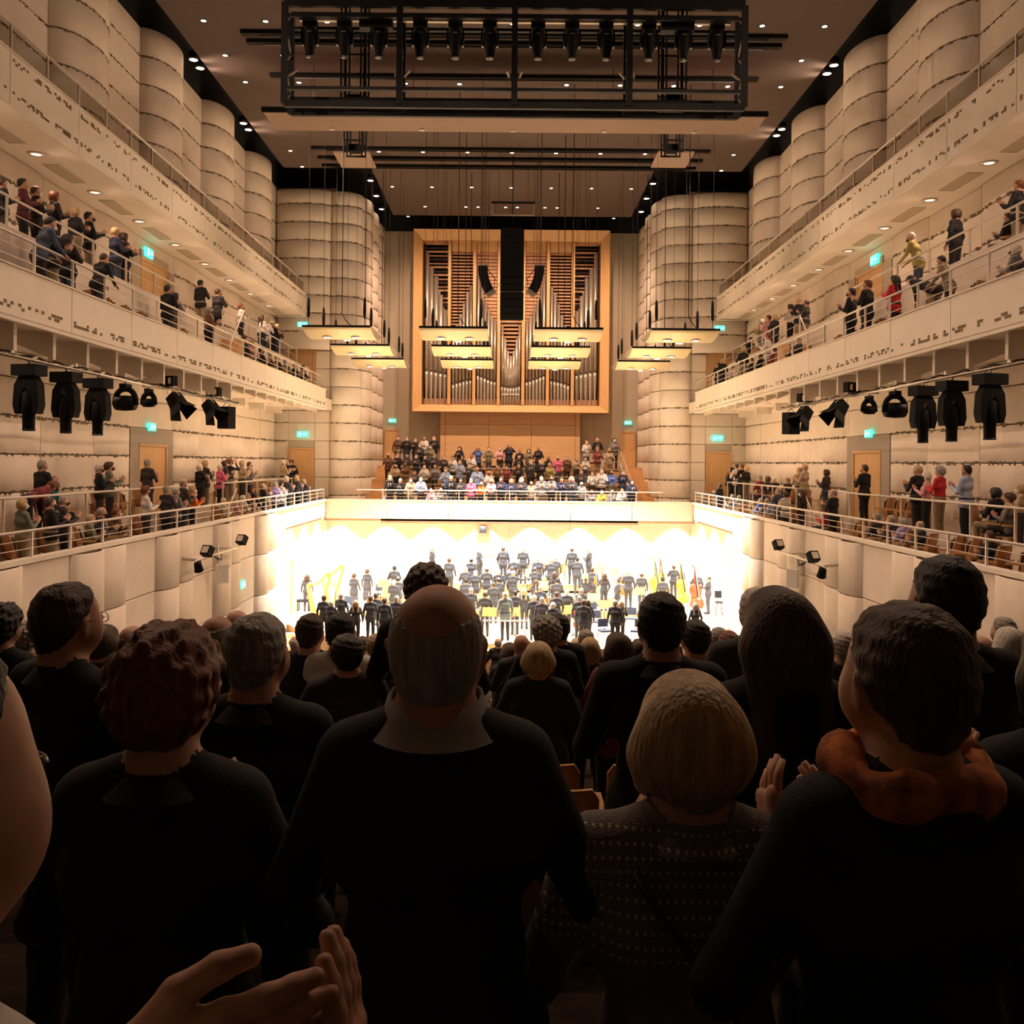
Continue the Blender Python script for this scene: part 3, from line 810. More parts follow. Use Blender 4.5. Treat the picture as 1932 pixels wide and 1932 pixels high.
for px, py in slot:
    p = at_h(px, py, 13.95); sg = -1 if px < 966 else 1
    p.x = sg * max(abs(p.x), 11.15 if p.y < 44 else 6.9)
    cove(p, '%s lamp from the camera in the dark slot beside the %s ceiling edge' % (ordn(slot_n[sg] + 3), SIDE[sg]), sg, P_COVE * (1.0 if p.y < 44 else 0.02)); slot_n[sg] += 1
for sg in (-1, 1):
    for i, zz in enumerate((15.0, 21.0)): cove(Vector((sg * 11.2, zz, 13.95)), '%s lamp from the camera in the dark slot beside the %s ceiling edge' % (ordn(i), SIDE[sg]), sg, P_COVE)

# dark tracks on the ceiling
for i, (py, xa, xb) in enumerate([(63, 455, 1485), (80, 466, 1474), (143, 510, 1430), (280, 588, 1340), (298, 600, 1325), (313, 608, 1312)]):
    a, b = at_h(xa, py + (xa - 966) * .0092, HC), at_h(xb, py + (xb - 966) * .0092, HC)
    t = thing('ceiling_track', 'dark steel track across the ceiling, %s from the camera' % ordn(i), 'track', (0, a.y, HC), group='ceiling tracks')
    MB().box(a.x, b.x, -0.11, 0.11, -0.12, 0.0).obj('channel', M['black'], t)
    MB().tube([(a.x + 0.6, 0, -0.16), (b.x - 0.6, 0, -0.16)], 0.025, 6).obj('conduit', M['black'], t)

# big lighting truss with twelve moving heads
ZT = 25.0; sT = FPX / ZT
def TT(px, py, dz=0): return at_z(px, py, ZT) + Vector((0, dz, 0))
tr = thing('lighting_truss', 'large black rectangular lighting truss hung below the ceiling', 'truss', (0, ZT, 9.6))
def tpart(name, pts, w, d, m='black'):
    mb = MB(); o = Vector((0, ZT, 9.6))
    for a, b in pts: mb.bar(a - o, b - o, w, d)
    return mb.obj(name, M[m], tr)
L0, L1 = TT(536, 200), TT(1404, 208)
xl, xr = L0.x, L1.x
zb_, zt_ = 9.62, 12.35
V3 = Vector
for dy in (0, 0.75):
    for z, w in ((zb_, 0.18), (zt_ + 0.02, 0.26), (zt_ - 0.36, 0.08), (zb_ + 0.42, 0.09)):
        if dy and w > 0.15: w *= 0.5
        tpart('chord', [(V3((xl, ZT + dy, z)), V3((xr, ZT + dy, z)))], 0.12, w)
for x in np.linspace(xl, xr, 5):
    x = float(x)
    for dy in (0, 0.75):
        tpart('upright', [(V3((x, ZT + dy, zb_)), V3((x, ZT + dy, zt_)))], 0.16, 0.14)
    lac = []
    for k in range(5):
        z0 = zb_ + (zt_ - zb_) * k / 5; z1 = zb_ + (zt_ - zb_) * (k + 1) / 5
        lac.append((V3((x, ZT + (0.75 if k % 2 else 0), z0)), V3((x, ZT + (0 if k % 2 else 0.75), z1))))
    tpart('lacing', lac, 0.04, 0.04, 'steel')
    for sx in (-1, 1):
        if xl - 0.1 < x + sx * 0.5 < xr + 0.1:
            tpart('brace', [(V3((x + sx * 0.12, ZT, zb_ + 0.75)), V3((x + sx * 0.12 * (1.6 if x < 0 else 1.6), ZT + 0.6, zb_ + 1.15)))], 0.05, 0.05, 'steel')
tpart('hanger_rod', [(V3((x, ZT, zt_)), V3((x, ZT, HC))) for x in (xl + 1, 0.0, xr - 1)], 0.04, 0.04)
tpart('wash_strip', [(V3((xl + 0.3, ZT + 0.4, zt_ - 0.28)), V3((xr - 0.3, ZT + 0.4, zt_ - 0.28)))], 0.10, 0.06, 'steel')
tpart('control_box', [(V3((-4.2, ZT + 0.3, zt_ - 0.45)), V3((-3.3, ZT + 0.3, zt_ - 0.45)))], 0.3, 0.25)
tpart('control_box', [(V3((4.0, ZT + 0.3, zt_ - 0.45)), V3((4.9, ZT + 0.3, zt_ - 0.45)))], 0.3, 0.25)
# moving head of the truss
def moving_head(label, loc, big=True, rz=0, group=None, yaw=0):
    t = thing('moving_head_light', label, 'stage light', loc, rz, group)
    mb = MB().box(-0.19, 0.19, -0.13, 0.13, -0.16, 0.0); mb.box(-0.05, 0.05, -0.05, 0.05, 0, 0.12); mb.obj('base', M['blackrub'], t)
    mb = MB()
    for sx in (-1, 1):
        mb.prism([(sx * 0.17, -0.16), (sx * 0.23, -0.22), (sx * 0.25, -0.45), (sx * 0.22, -0.62), (sx * 0.18, -0.62), (sx * 0.19, -0.25)][::sx], -0.06, 0.06, X=Matrix.Rotation(math.pi / 2, 4, 'X'))
    mb.obj('yoke', M['blackrub'], t)
    mb = MB(); mb.lathe([(0.10, -0.20), (0.165, -0.24), (0.175, -0.55), (0.15, -0.72), (0.115, -0.90), (0.115, -0.97)], 14); mb.obj('head', M['blackrub'], t)
    MB().lathe([(0.005, -0.972), (0.10, -0.972), (0.112, -0.985), (0.118, -0.96)], 14).obj('lens', M['lens'], t)
    mb = MB()
    for sx in (-1, 1): mb.lathe([(0.03, -0.01), (0.035, 0.0), (0.03, 0.03)], 8, (sx * 0.20, 0, -0.66))
    mb.obj('pivot_cap', M['steel'], t)
    MB().box(-0.06, 0.06, -0.172, -0.165, -0.36, -0.34).obj('badge', M['steel'], t)
    return t
px12 = [580, 646, 712, 791, 858, 924, 1016, 1081, 1146, 1228, 1294, 1358]
mh = None
for i, px in enumerate(px12):
    p = TT(px, 45 + (px - 966) * .0092, 0.35)
    lab = '%s black moving head light from the left on the ceiling truss' % ordn(i)
    if mh is None: mh = moving_head(lab, (p.x, p.y, zt_ - 0.33), group='moving heads on the truss')
    else: dup(mh, (p.x, p.y, zt_ - 0.33), 0, lab)

# canopy strip, ladders with square panels
a, b = at_h(496, 211, 12.0), at_h(1446, 220, 12.0)
c2 = at_h(966, 250, 12.0)
t = thing('ceiling_canopy', 'long tan canopy board hung across the hall behind the truss', 'canopy', (0, a.y, 12.0))
MB().box(a.x, b.x, 0, c2.y - a.y, 0, 0.06).obj('board', M['ceil2'], t)
MB().box(a.x - 0.05, b.x + 0.05, -0.06, 0.02, -0.02, 0.16).obj('front_lip', M['black'], t)
for px in (626, 796, 968, 1140, 1310):
    q = at_h(px, 246 + (px - 966) * .0092, 12.0)
    MB().lathe([(0.11, 0.0), (0.11, -0.03), (0.05, -0.05), (0.005, -0.05)], 12, (q.x, q.y - a.y, 0)).obj('sensor', M['white'], t)
mb = MB()
for x in (-7, -3.5, 0, 3.5, 7): mb.tube([(x, 0.6, 0.06), (x, 0.6, 1.9)], 0.012, 6)
mb.obj('hanger_rod', M['black'], t)
for sg, px, pxp in ((-1, 670, 671), (1, 1268, 1268)):
    for k, (y0, y1, zz) in enumerate(((150, 205, 27.5), (250, 292, 35.5))):
        p0, p1 = at_z(px, y0, zz), at_z(px, y1, zz)
        t = thing('hanging_cage', '%s open black steel cage hanging from the ceiling on the %s' % (('nearer', 'farther')[k], SIDE[sg]), 'cage', (p0.x, zz, p1.z))
        hh = HC - p1.z
        mb = MB()
        for dx in (-0.36, -0.22, 0.22, 0.36):
            for dy in (-0.3, 0.3): mb.bar((dx, dy, 0), (dx, dy, hh), 0.05, 0.05)
        mb.obj('upright', M['black'], t)
        mb = MB()
        for z in (0.03, 0.45, hh * 0.5):
            for dy in (-0.3, 0.3): mb.bar((-0.36, dy, z), (0.36, dy, z), 0.06, 0.06)
        mb.obj('rung', M['black'], t)
        MB().box(-0.2, 0.2, -0.2, 0.2, 0.1, 0.35).obj('winch', M['blackrub'], t)
        if k:
            q0, q1 = at_h(px, 288, 12.3), at_h(px, 317, 12.3)
            s = thing('ceiling_panel', 'small square tan panel hung below the ceiling on the %s' % SIDE[sg], 'panel', ((q0.x + q1.x) / 2, q0.y, 12.3))
            MB().box(-0.72, 0.72, 0, q1.y - q0.y, 0, 0.06).obj('board', M['ceil2'], s)
            mb = MB()
            for dx in (-0.5, 0.5): mb.tube([(dx, 1, 0.06), (dx, 1, HC - 12.3)], 0.012, 6)
            mb.obj('hanger_rod', M['black'], s)

# ------------------------------------------------------------------ loudspeaker arrays
ZA = 42.0
t = thing('line_array', 'tall central black loudspeaker array hanging before the organ', 'loudspeaker', (0.02, ZA, 10.5))
z = 0.0; y = 0.0
for k in range(13):
    tl = 0.0 if k < 7 else (k - 6) * R(4.5)
    X = Matrix.Translation((0, y, z)) @ Matrix.Rotation(tl, 4, 'X')
    b = MB(); w = 0.53; d = 0.30
    b.add([X @ V3(p) for p in [(-w, -d, 0), (w, -d, 0), (w * 0.9, d, -0.03), (-w * 0.9, d, -0.03), (-w, -d, -0.30), (w, -d, -0.30), (w * 0.9, d, -0.27), (-w * 0.9, d, -0.27)]],
          [(0, 3, 2, 1), (4, 5, 6, 7), (0, 1, 5, 4), (1, 2, 6, 5), (2, 3, 7, 6), (3, 0, 4, 7)])
    bo = b.obj('speaker_box', M['blackrub'], t)
    g = MB(); g.add([X @ V3(p) for p in [(-w * .96, -d - 0.008, -0.012), (w * .96, -d - 0.008, -0.012), (w * .96, -d - 0.008, -0.288), (-w * .96, -d - 0.008, -0.288)]], [(0, 1, 2, 3)][::1])
    g.obj('grille', M['grille'], bo)
    z -= 0.305 * math.cos(tl); y += 0.305 * math.sin(tl)
MB().box(-0.5, 0.5, -0.3, 0.3, 0.0, 0.06).obj('fly_bar', M['black'], t)
MB().tube([(0, 0, 0.06), (0, 0, HC - 10.52)], 0.03, 6).obj('chain', M['black'], t)
fr = thing('speaker_frame', 'open rectangular steel frame hanging above the central loudspeaker array', 'frame', (0.05, ZA - 0.6, 11.05))
mb = MB()
mb.bar((-0.98, 0, 0.55), (0.98, 0, 0.55), 0.1, 0.1)
mb.obj('top_bar', M['black'], fr)
mb = MB()
for x in (-0.93, 0.93): mb.bar((x, 0, 0.5), (x, 0, 0.0), 0.05, 0.05)
mb.bar((-0.93, 0, 0.0), (0.93, 0, 0.0), 0.05, 0.05)
for x in (-0.93, 0.93): mb.bar((x, 0, 0.0), (x, 0.5, 0.25), 0.05, 0.05)
mb.obj('lower_bar', M['steel'], fr)
for x in (-0.65, 0.65): MB().tube([(x, 0, 0.6), (x, 0, HC - 11.05)], 0.008, 5).obj('cable', M['black'], fr)
for sg, px in ((-1, 911), (1, 1018)):
    p = at_z(px, 503, ZA)
    t = thing('line_array', 'small curved black loudspeaker array hanging %s of the central array' % SIDE[sg], 'loudspeaker', p)
    z = 0; x = 0
    for k in range(7):
        tl = R(2 + 5.5 * k)
        dx, dz = math.sin(tl), math.cos(tl)
        X = Matrix.Translation((-sg * x, 0, -z)) @ Matrix.Rotation(sg * tl, 4, 'Y')
        b = MB(); b.add([X @ V3(q) for q in [(-0.21, -0.2, 0), (0.21, -0.2, 0), (0.21, 0.2, 0), (-0.21, 0.2, 0), (-0.21, -0.2, -0.195), (0.21, -0.2, -0.195), (0.21, 0.2, -0.195), (-0.21, 0.2, -0.195)]],
                        [(0, 3, 2, 1), (4, 5, 6, 7), (0, 1, 5, 4), (1, 2, 6, 5), (2, 3, 7, 6), (3, 0, 4, 7)])
        b.obj('speaker_box', M['blackrub'] if k < 6 else M['steel'], t)
        x += 0.2 * dx; z += 0.2 * dz
    MB().box(-0.22, 0.22, -0.2, 0.2, 0.0, 0.05).obj('fly_bar', M['steel'], t)
    MB().tube([(0, 0, 0.05), (0, 0, HC - p.z)], 0.012, 6).obj('cable', M['black'], t)
    MB().tube([(-sg * 0.15, 0.2, 0.0), (-sg * 0.55, 0.2, -0.5), (-sg * 0.5, 0.2, -1.1), (-sg * 0.8, 0.25, -0.7)], 0.018, 6).obj('loose_cable', M['black'], t)

# ------------------------------------------------------------------ organ
ZO = 54.0; sO = FPX / ZO
def O(zx, zy):                         # organ close-up pixel -> local x, z at the front plane
    p = at_z(720 + zx / 4.025, 420 + zy / 4.025 , ZO); return p.x, p.z
org = thing('pipe_organ', 'large concert organ in a square light oak frame high on the back wall', 'organ', (0, ZO, 2.95))
ol = Vector((0, ZO, 2.95))
X0, X1, Z0, Z1 = -5.72, 5.72, 0.0, 10.62
xi0, xi1, zi0, zi1 = -5.22, 5.22, 0.42, 10.05
def fr4(name, a, b, c, d):
    # outer front edge a-b, inner edge c-d set back
    mb = MB()
    A = [V3((p[0], 0, p[1])) for p in (a, b)]; C = [V3((p[0], 0.35, p[1])) for p in (d, c)]
    f = A + C
    bk = [V3((v.x, 1.45, v.z)) for v in f]
    mb.hexa(f, bk)
    return mb.obj(name, M['organwood'], org)
fr4('frame_board', (X0, Z1), (X1, Z1), (xi0, zi1), (xi1, zi1)); fr4('frame_board', (X1, Z0), (X0, Z0), (xi1, zi0), (xi0, zi0))
fr4('frame_board', (X0, Z0), (X0, Z1), (xi0, zi0), (xi0, zi1)); fr4('frame_board', (X1, Z1), (X1, Z0), (xi1, zi1), (xi1, zi0))
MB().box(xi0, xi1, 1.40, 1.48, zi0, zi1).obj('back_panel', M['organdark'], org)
MULL = [O(zx, 0)[0] for zx in (509, 696, 886, 1068, 1265, 1450)]
MULL = [-3.62, -2.16, -0.72, 0.72, 2.16, 3.62]
for x in MULL:
    MB().box(x - 0.09, x + 0.09, 0.30, 0.62, zi0, zi1).obj('mullion', M['organwood'], org)
    MB().box(x - 0.035, x + 0.035, 0.24, 0.30, zi0, zi1 - 0.1).obj('mullion_bead', M['organwood'], org)
def zpix(zy): return 13.53 - (zy - 55) / 4.025 / 32.4 - 2.95    # height in the frame from close-up row
edges = [xi0] + MULL + [xi1]
prof = [
    [215, 330, 395, 535, 655],                    # bay 0, falling to the right
    [800, 760, 680, 600, 515, 460],
    [375, 480, 590, 640, 690, 735],
    [765, 868, 960, 1000, 960, 868, 765],
]
prof += [prof[2][::-1], prof[1][::-1], prof[0][::-1]]
mouth = [[1120, 1125, 1132, 1138, 1145], [1225, 1215, 1208, 1200, 1195, 1190], [1155, 1165, 1175, 1185, 1195, 1200], [1235, 1240, 1245, 1246, 1245, 1240, 1235]]
mouth += [mouth[2][::-1], mouth[1][::-1], mouth[0][::-1]]
for bi in range(7):
    a, b = edges[bi] + 0.12, edges[bi + 1] - 0.12
    nP = len(prof[bi]); w = (b - a) / nP
    topz = min(zpix(min(prof[bi])) + 0.2, zi1)
    # louvres behind and above the pipes
    dark = bi in (0, 6)
    k = 0; zz = zi1 - 0.12
    step = 0.19 if bi in (1, 5) else (0.205 if bi in (2, 4) else 0.23)
    lo = zpix(max(prof[bi])) - 0.6
    if bi == 3: zz = zpix(735)
    while zz > lo:
        hgt = 0.075 if bi in (1, 5) else (0.15 if bi in (2, 4) else 0.09)
        if dark and k % 2: hgt = 0.05
        sl = MB(); sl.hexa([(a - 0.02, 0.98, zz), (b + 0.02, 0.98, zz), (b + 0.02, 1.16, zz + 0.05), (a - 0.02, 1.16, zz + 0.05)], [(a - 0.02, 0.96, zz + hgt), (b + 0.02, 0.96, zz + hgt), (b + 0.02, 1.18, zz + hgt + 0.05), (a - 0.02, 1.18, zz + hgt + 0.05)])
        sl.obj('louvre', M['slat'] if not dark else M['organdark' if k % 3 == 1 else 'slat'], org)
        zz -= step; k += 1
    if bi in (2, 4): MB().box(a, b, 1.2, 1.25, zpix(740), zi1).obj('louvre_backing', M['slat'], org)
    if bi in (1, 2, 4, 5): MB().box(a, b, 0.55, 1.3, zpix(200), zi1).obj('head_board', M['organwood'], org)
    for pi in range(nP):
        x = a + w * (pi + 0.5)
        tz = zpix(prof[bi][pi]); mz = zpix(mouth[bi][pi]); r = w * 0.40
        pp = MB()
        pp.lathe([(0.035, zi0 + 0.02), (0.05, zi0 + 0.1), (r * 0.97, mz - 0.25), (r, mz - 0.22), (r, mz - 0.02)], 12)
        pp.lathe([(r, mz + 0.10), (r, tz), (r * 0.86, tz), (r * 0.86, tz - 0.1)], 12)
        pp.lathe([(r * 0.99, mz - 0.03), (r * 0.80, mz - 0.01), (r * 0.80, mz + 0.09), (r * 0.99, mz + 0.11)], 12)
        po = pp.obj('pipe', M['pipe'], org, (x, 0.72, 0))
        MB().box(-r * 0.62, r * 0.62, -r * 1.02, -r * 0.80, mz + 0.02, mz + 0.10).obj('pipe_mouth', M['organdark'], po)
        if pi < nP - 1:                       # second rank in the gap behind
            t2 = (tz + zpix(prof[bi][pi + 1])) / 2 - 0.25
            q = MB(); q.lathe([(0.03, zi0 + 0.02), (r * 0.8, mz - 0.5), (r * 0.8, t2), (r * 0.7, t2), (r * 0.7, t2 - 0.1)], 10)
            q.obj('pipe', M['pipe'], org, (x + w / 2, 1.02, 0))
    MB().box(a - 0.03, b + 0.03, 0.85, 1.3, zi0, zpix(1330)).obj('wind_chest', M['slat'], org)
if True:   # small horizontal trumpet ends in the centre bay
    for k in range(7):
        MB().lathe([(0.02, 0), (0.055, 0.35), (0.065, 0.36), (0.05, 0.34)], 8).obj('reed_pipe', M['pipe'], org, (-0.45 + 0.15 * k, 0.5, zpix(1310)), (R(75), 0, 0))
wbase = thing('organ_base', 'plain light wood panelling below the organ frame', 'panelling', (0, 54.9, -0.2))
for a, b in ((-4.15, -3.85), (-3.85, -1.25), (-1.25, 1.25), (1.25, 3.85), (3.85, 4.15)):
    for z0, z1 in ((0, 2.45), (2.45, 3.2)):
        MB().box(a + 0.01, b - 0.01, 0, 0.5, z0 + 0.01, z1 - 0.01).obj('panel', M['woodh'], wbase)

# ------------------------------------------------------------------ reflector panels with downlights
def reflector(label, loc, dark_side):
    t = thing('reflector_panel', label, 'reflector', loc, group='acoustic reflectors over the stage')
    n = 10; D = 2.7; W = 1.25
    prof_ = []
    for i in range(n + 1):
        y = D * i / n; u = 2 * i / n - 1
        prof_.append((y, 0.06 - 0.24 * (1 - u * u)))
    mb = MB(); k = n + 1
    for x in (-W, W):
        mb.v += [(x, y, z) for y, z in prof_]
        mb.v += [(x, y, z + 0.05) for y, z in prof_]
    for i in range(n):
        mb.f.append((i, i + 1, 2 * k + i + 1, 2 * k + i)); mb.m.append(0); mb.sm.append(True)
        mb.f.append((k + i, 3 * k + i, 3 * k + i + 1, k + i + 1)); mb.m.append(1); mb.sm.append(True)
        mb.f.append((i, k + i, k + i + 1, i + 1)); mb.m.append(1); mb.sm.append(False)
        mb.f.append((2 * k + i, 2 * k + i + 1, 3 * k + i + 1, 3 * k + i)); mb.m.append(1); mb.sm.append(False)
    mb.f.append((0, 2 * k, 3 * k, k)); mb.m.append(1); mb.sm.append(False)
    mb.f.append((n, k + n, 3 * k + n, 2 * k + n)); mb.m.append(1); mb.sm.append(False)
    mb.obj('curved_board', [M['reflector'], M['stonewall']], t)
    e = MB()
    for x in (-W + 0.02, W - 0.02):
        for i in range(n):
            (y0, z0), (y1, z1) = prof_[i], prof_[i + 1]
            e.add([(x, y0, z0 + 0.05), (x, y1, z1 + 0.05), (x, y1, 0.14), (x, y0, 0.14)], [(0, 1, 2, 3)])
    e.obj('end_rib', M['stonewall'], t)
    MB().box(-W, W, -0.03, 0.03, 0.06, 0.14).obj('front_rail', M['black'], t)
    for x, y in ((-0.52, 0.95), (0.55, 0.95), (0.08, 1.75)):
        u = 2 * y / D - 1; zb = 0.06 - 0.24 * (1 - u * u)
        lm = MB().lathe([(0.16, zb + 0.02), (0.18, zb - 0.02), (0.15, zb - 0.035), (0.14, zb)], 16, (x, y, 0)).obj('lamp_ring', M['steel'], t)
        MB().lathe([(0.005, zb - 0.02), (0.14, zb - 0.02), (0.14, zb - 0.008)], 14, (x, y, 0)).obj('lamp', M['lampstage'], lm)
    spot('light', (0, 1.4, -0.35), P_STAGE, 88, STAGE, 0.5, 0.35, parent=t)
    for i, (x, y) in enumerate(((-1.05, 0.15), (1.0, 0.15), (-0.95, 2.4), (0.9, 2.4))):
        h = MB().lathe([(0.01, 0.42), (0.05, 0.47), (0.062, 0.8), (0.045, 1.12), (0.012, 1.2)], 8, (x, y, 0)).obj('turnbuckle', M['black'], t)
        MB().tube([(x, y, 0.1), (x, y, 0.44)], 0.012, 5).obj('hook', M['black'], h); MB().tube([(x, y, 1.18), (x, y, HC - loc[2])], 0.008, 5).obj('cable', M['black'], h)
    MB().tube([(0.55, 0.4, 0.12), (0.3, 0.3, 0.35), (0.15, 0.3, 0.6), (0.15, 0.3, HC - loc[2])], 0.016, 5).obj('power_cable', M['black'], t)
    return t
names = ['nearest', 'middle', 'farthest']
r0 = None
for ri, zz in enumerate((33.7, 39.0, 44.2)):
    for xc, nm in ((-6.35, 'outer left'), (-2.1, 'inner left'), (2.1, 'inner right'), (6.35, 'outer right')):
        lab = 'cream reflector panel with three downlights, %s row, %s' % (names[ri], nm)
        if r0 is None: r0 = reflector(lab, (xc, zz, 4.80), 0)
        else: dup(r0, (xc, zz, 4.80), 0, lab)
for o in COL.objects:                      # tilt the lamps so the front row lights back and the rear row forward
    if o.type == 'LIGHT' and o.parent and o.parent.name.startswith('reflector_panel'):
        o.rotation_euler = (Vector((-o.parent.location.x * 0.03, {33.7: 0.22, 39.0: 0.0, 44.2: -0.42}[round(o.parent.location.y, 1)], -1))).to_track_quat('-Z', 'Y').to_euler()

# ------------------------------------------------------------------ side light bars under the middle balconies
def profile_head(t, side):
    MB().box(-0.27, 0.27, -0.18, 0.18, -0.28, -0.06).obj('base', M['blackrub'], t)
    mb = MB()
    outer = [(-0.15, -0.28), (-0.26, -0.45), (-0.29, -0.85), (-0.24, -1.02), (-0.15, -1.02), (-0.13, -0.7), (0.0, -0.40), (0.13, -0.7), (0.15, -1.02), (0.24, -1.02), (0.29, -0.85), (0.26, -0.45), (0.15, -0.28)]
    mb.prism(outer[::-1], -0.10, 0.10, X=Matrix.Rotation(math.pi / 2, 4, 'X')); mb.obj('yoke', M['blackrub'], t)
    mb = MB(); mb.lathe([(0.06, -0.55), (0.13, -0.62), (0.145, -1.0), (0.12, -1.05), (0.115, -1.28), (0.12, -1.34)], 14); mb.obj('head', M['blackrub'], t)
    MB().lathe([(0.005, -1.342), (0.105, -1.342), (0.122, -1.355), (0.122, -1.32)], 12).obj('lens', M['lens'], t)
    MB().tube([(0, 0, -0.1), (0, 0, 0.06), (0.1, 0.1, 0.1)], 0.03, 6).obj('clamp', M['steel'], t)
def arch_head(t, w, h):
    MB().box(-w * 0.3, w * 0.3, -0.14, 0.14, -0.2, -0.05).obj('base', M['blackrub'], t)
    mb = MB(); pts = []
    for i in range(13):
        a = math.pi * i / 12; pts.append((w * math.cos(a), 0, -h + (h - 0.12) * math.sin(a) ** 0.7 - 0.12 * 0))
    mb.tube([V3((p[0], 0, p[2] - 0.05)) for p in pts], 0.07, 8); mb.obj('yoke', M['blackrub'], t)
    mb = MB(); mb.lathe([(0.02, -w * 0.9), (w * 0.62, -w * 0.85), (w * 0.68, 0), (w * 0.62, w * 0.85), (0.02, w * 0.9)], 14, (0, 0, -h), X=Matrix.Rotation(math.pi / 2, 4, 'Y')); mb.obj('head', M['blackrub'], t)
    MB().tube([(0, 0, -0.08), (0, 0, 0.06)], 0.03, 6).obj('clamp', M['steel'], t)
def flood(t, sg):
    X = Matrix.Rotation(sg * R(-38), 4, 'Y')
    def tr_(vs): return [X @ V3(v) for v in vs]
    mb = MB(); mb.add(tr_([(-0.15, -0.16, -0.15), (0.15, -0.16, -0.15), (0.15, 0.16, -0.15), (-0.15, 0.16, -0.15), (-0.18, -0.18, -0.52), (0.18, -0.18, -0.52), (0.18, 0.18, -0.52), (-0.18, 0.18, -0.52)]), [(0, 3, 2, 1), (4, 5, 6, 7), (0, 1, 5, 4), (1, 2, 6, 5), (2, 3, 7, 6), (3, 0, 4, 7)][:6])
    mb.obj('housing', M['blackrub'], t)
    for q in ([(-0.18, -0.19, -0.52), (0.18, -0.19, -0.52), (0.24, -0.30, -0.80), (-0.24, -0.30, -0.80)], [(-0.18, 0.19, -0.52), (0.18, 0.19, -0.52), (0.24, 0.30, -0.80), (-0.24, 0.30, -0.80)],
              [(-0.19, -0.18, -0.52), (-0.19, 0.18, -0.52), (-0.34, 0.2, -0.78), (-0.34, -0.2, -0.78)], [(0.19, -0.18, -0.52), (0.19, 0.18, -0.52), (0.34, 0.2, -0.78), (0.34, -0.2, -0.78)]):
        v = tr_(q); w2 = [p + V3((0, 0, 0.008)) for p in v]
        MB().hexa(v, w2).obj('barn_door', M['blackrub'], t)
    MB().tube([X @ V3((-0.2, 0, -0.3)), (-0.12, 0, 0.0), (0, 0, 0.06), (0.12, 0, 0.0), X @ V3((0.2, 0, -0.3))], 0.015, 6).obj('bracket', M['steel'], t)
def led_pair(t):
    for x in (-0.13, 0.13):
        MB().box(x - 0.11, x + 0.11, -0.09, 0.09, 0.06, 0.34).obj('lamp_block', M['blackrub'], t)
        MB().box(x - 0.05, x + 0.05, -0.10, -0.09, 0.12, 0.28).obj('reflective_face', M['steel'], t)
    MB().box(-0.2, 0.2, -0.03, 0.03, 0.0, 0.06).obj('bracket', M['steel'], t)
def monitor(t):
    MB().box(-0.23, 0.23, -0.18, 0.18, -0.85, -0.12).obj('cabinet', M['blackrub'], t)
    MB().box(-0.21, 0.21, -0.19, -0.18, -0.82, -0.15).obj('grille', M['grille'], t)
    MB().tube([(-0.15, 0, -0.12), (0, 0, 0.05), (0.15, 0, -0.12)], 0.015, 6).obj('bracket', M['steel'], t)
XB = 9.42
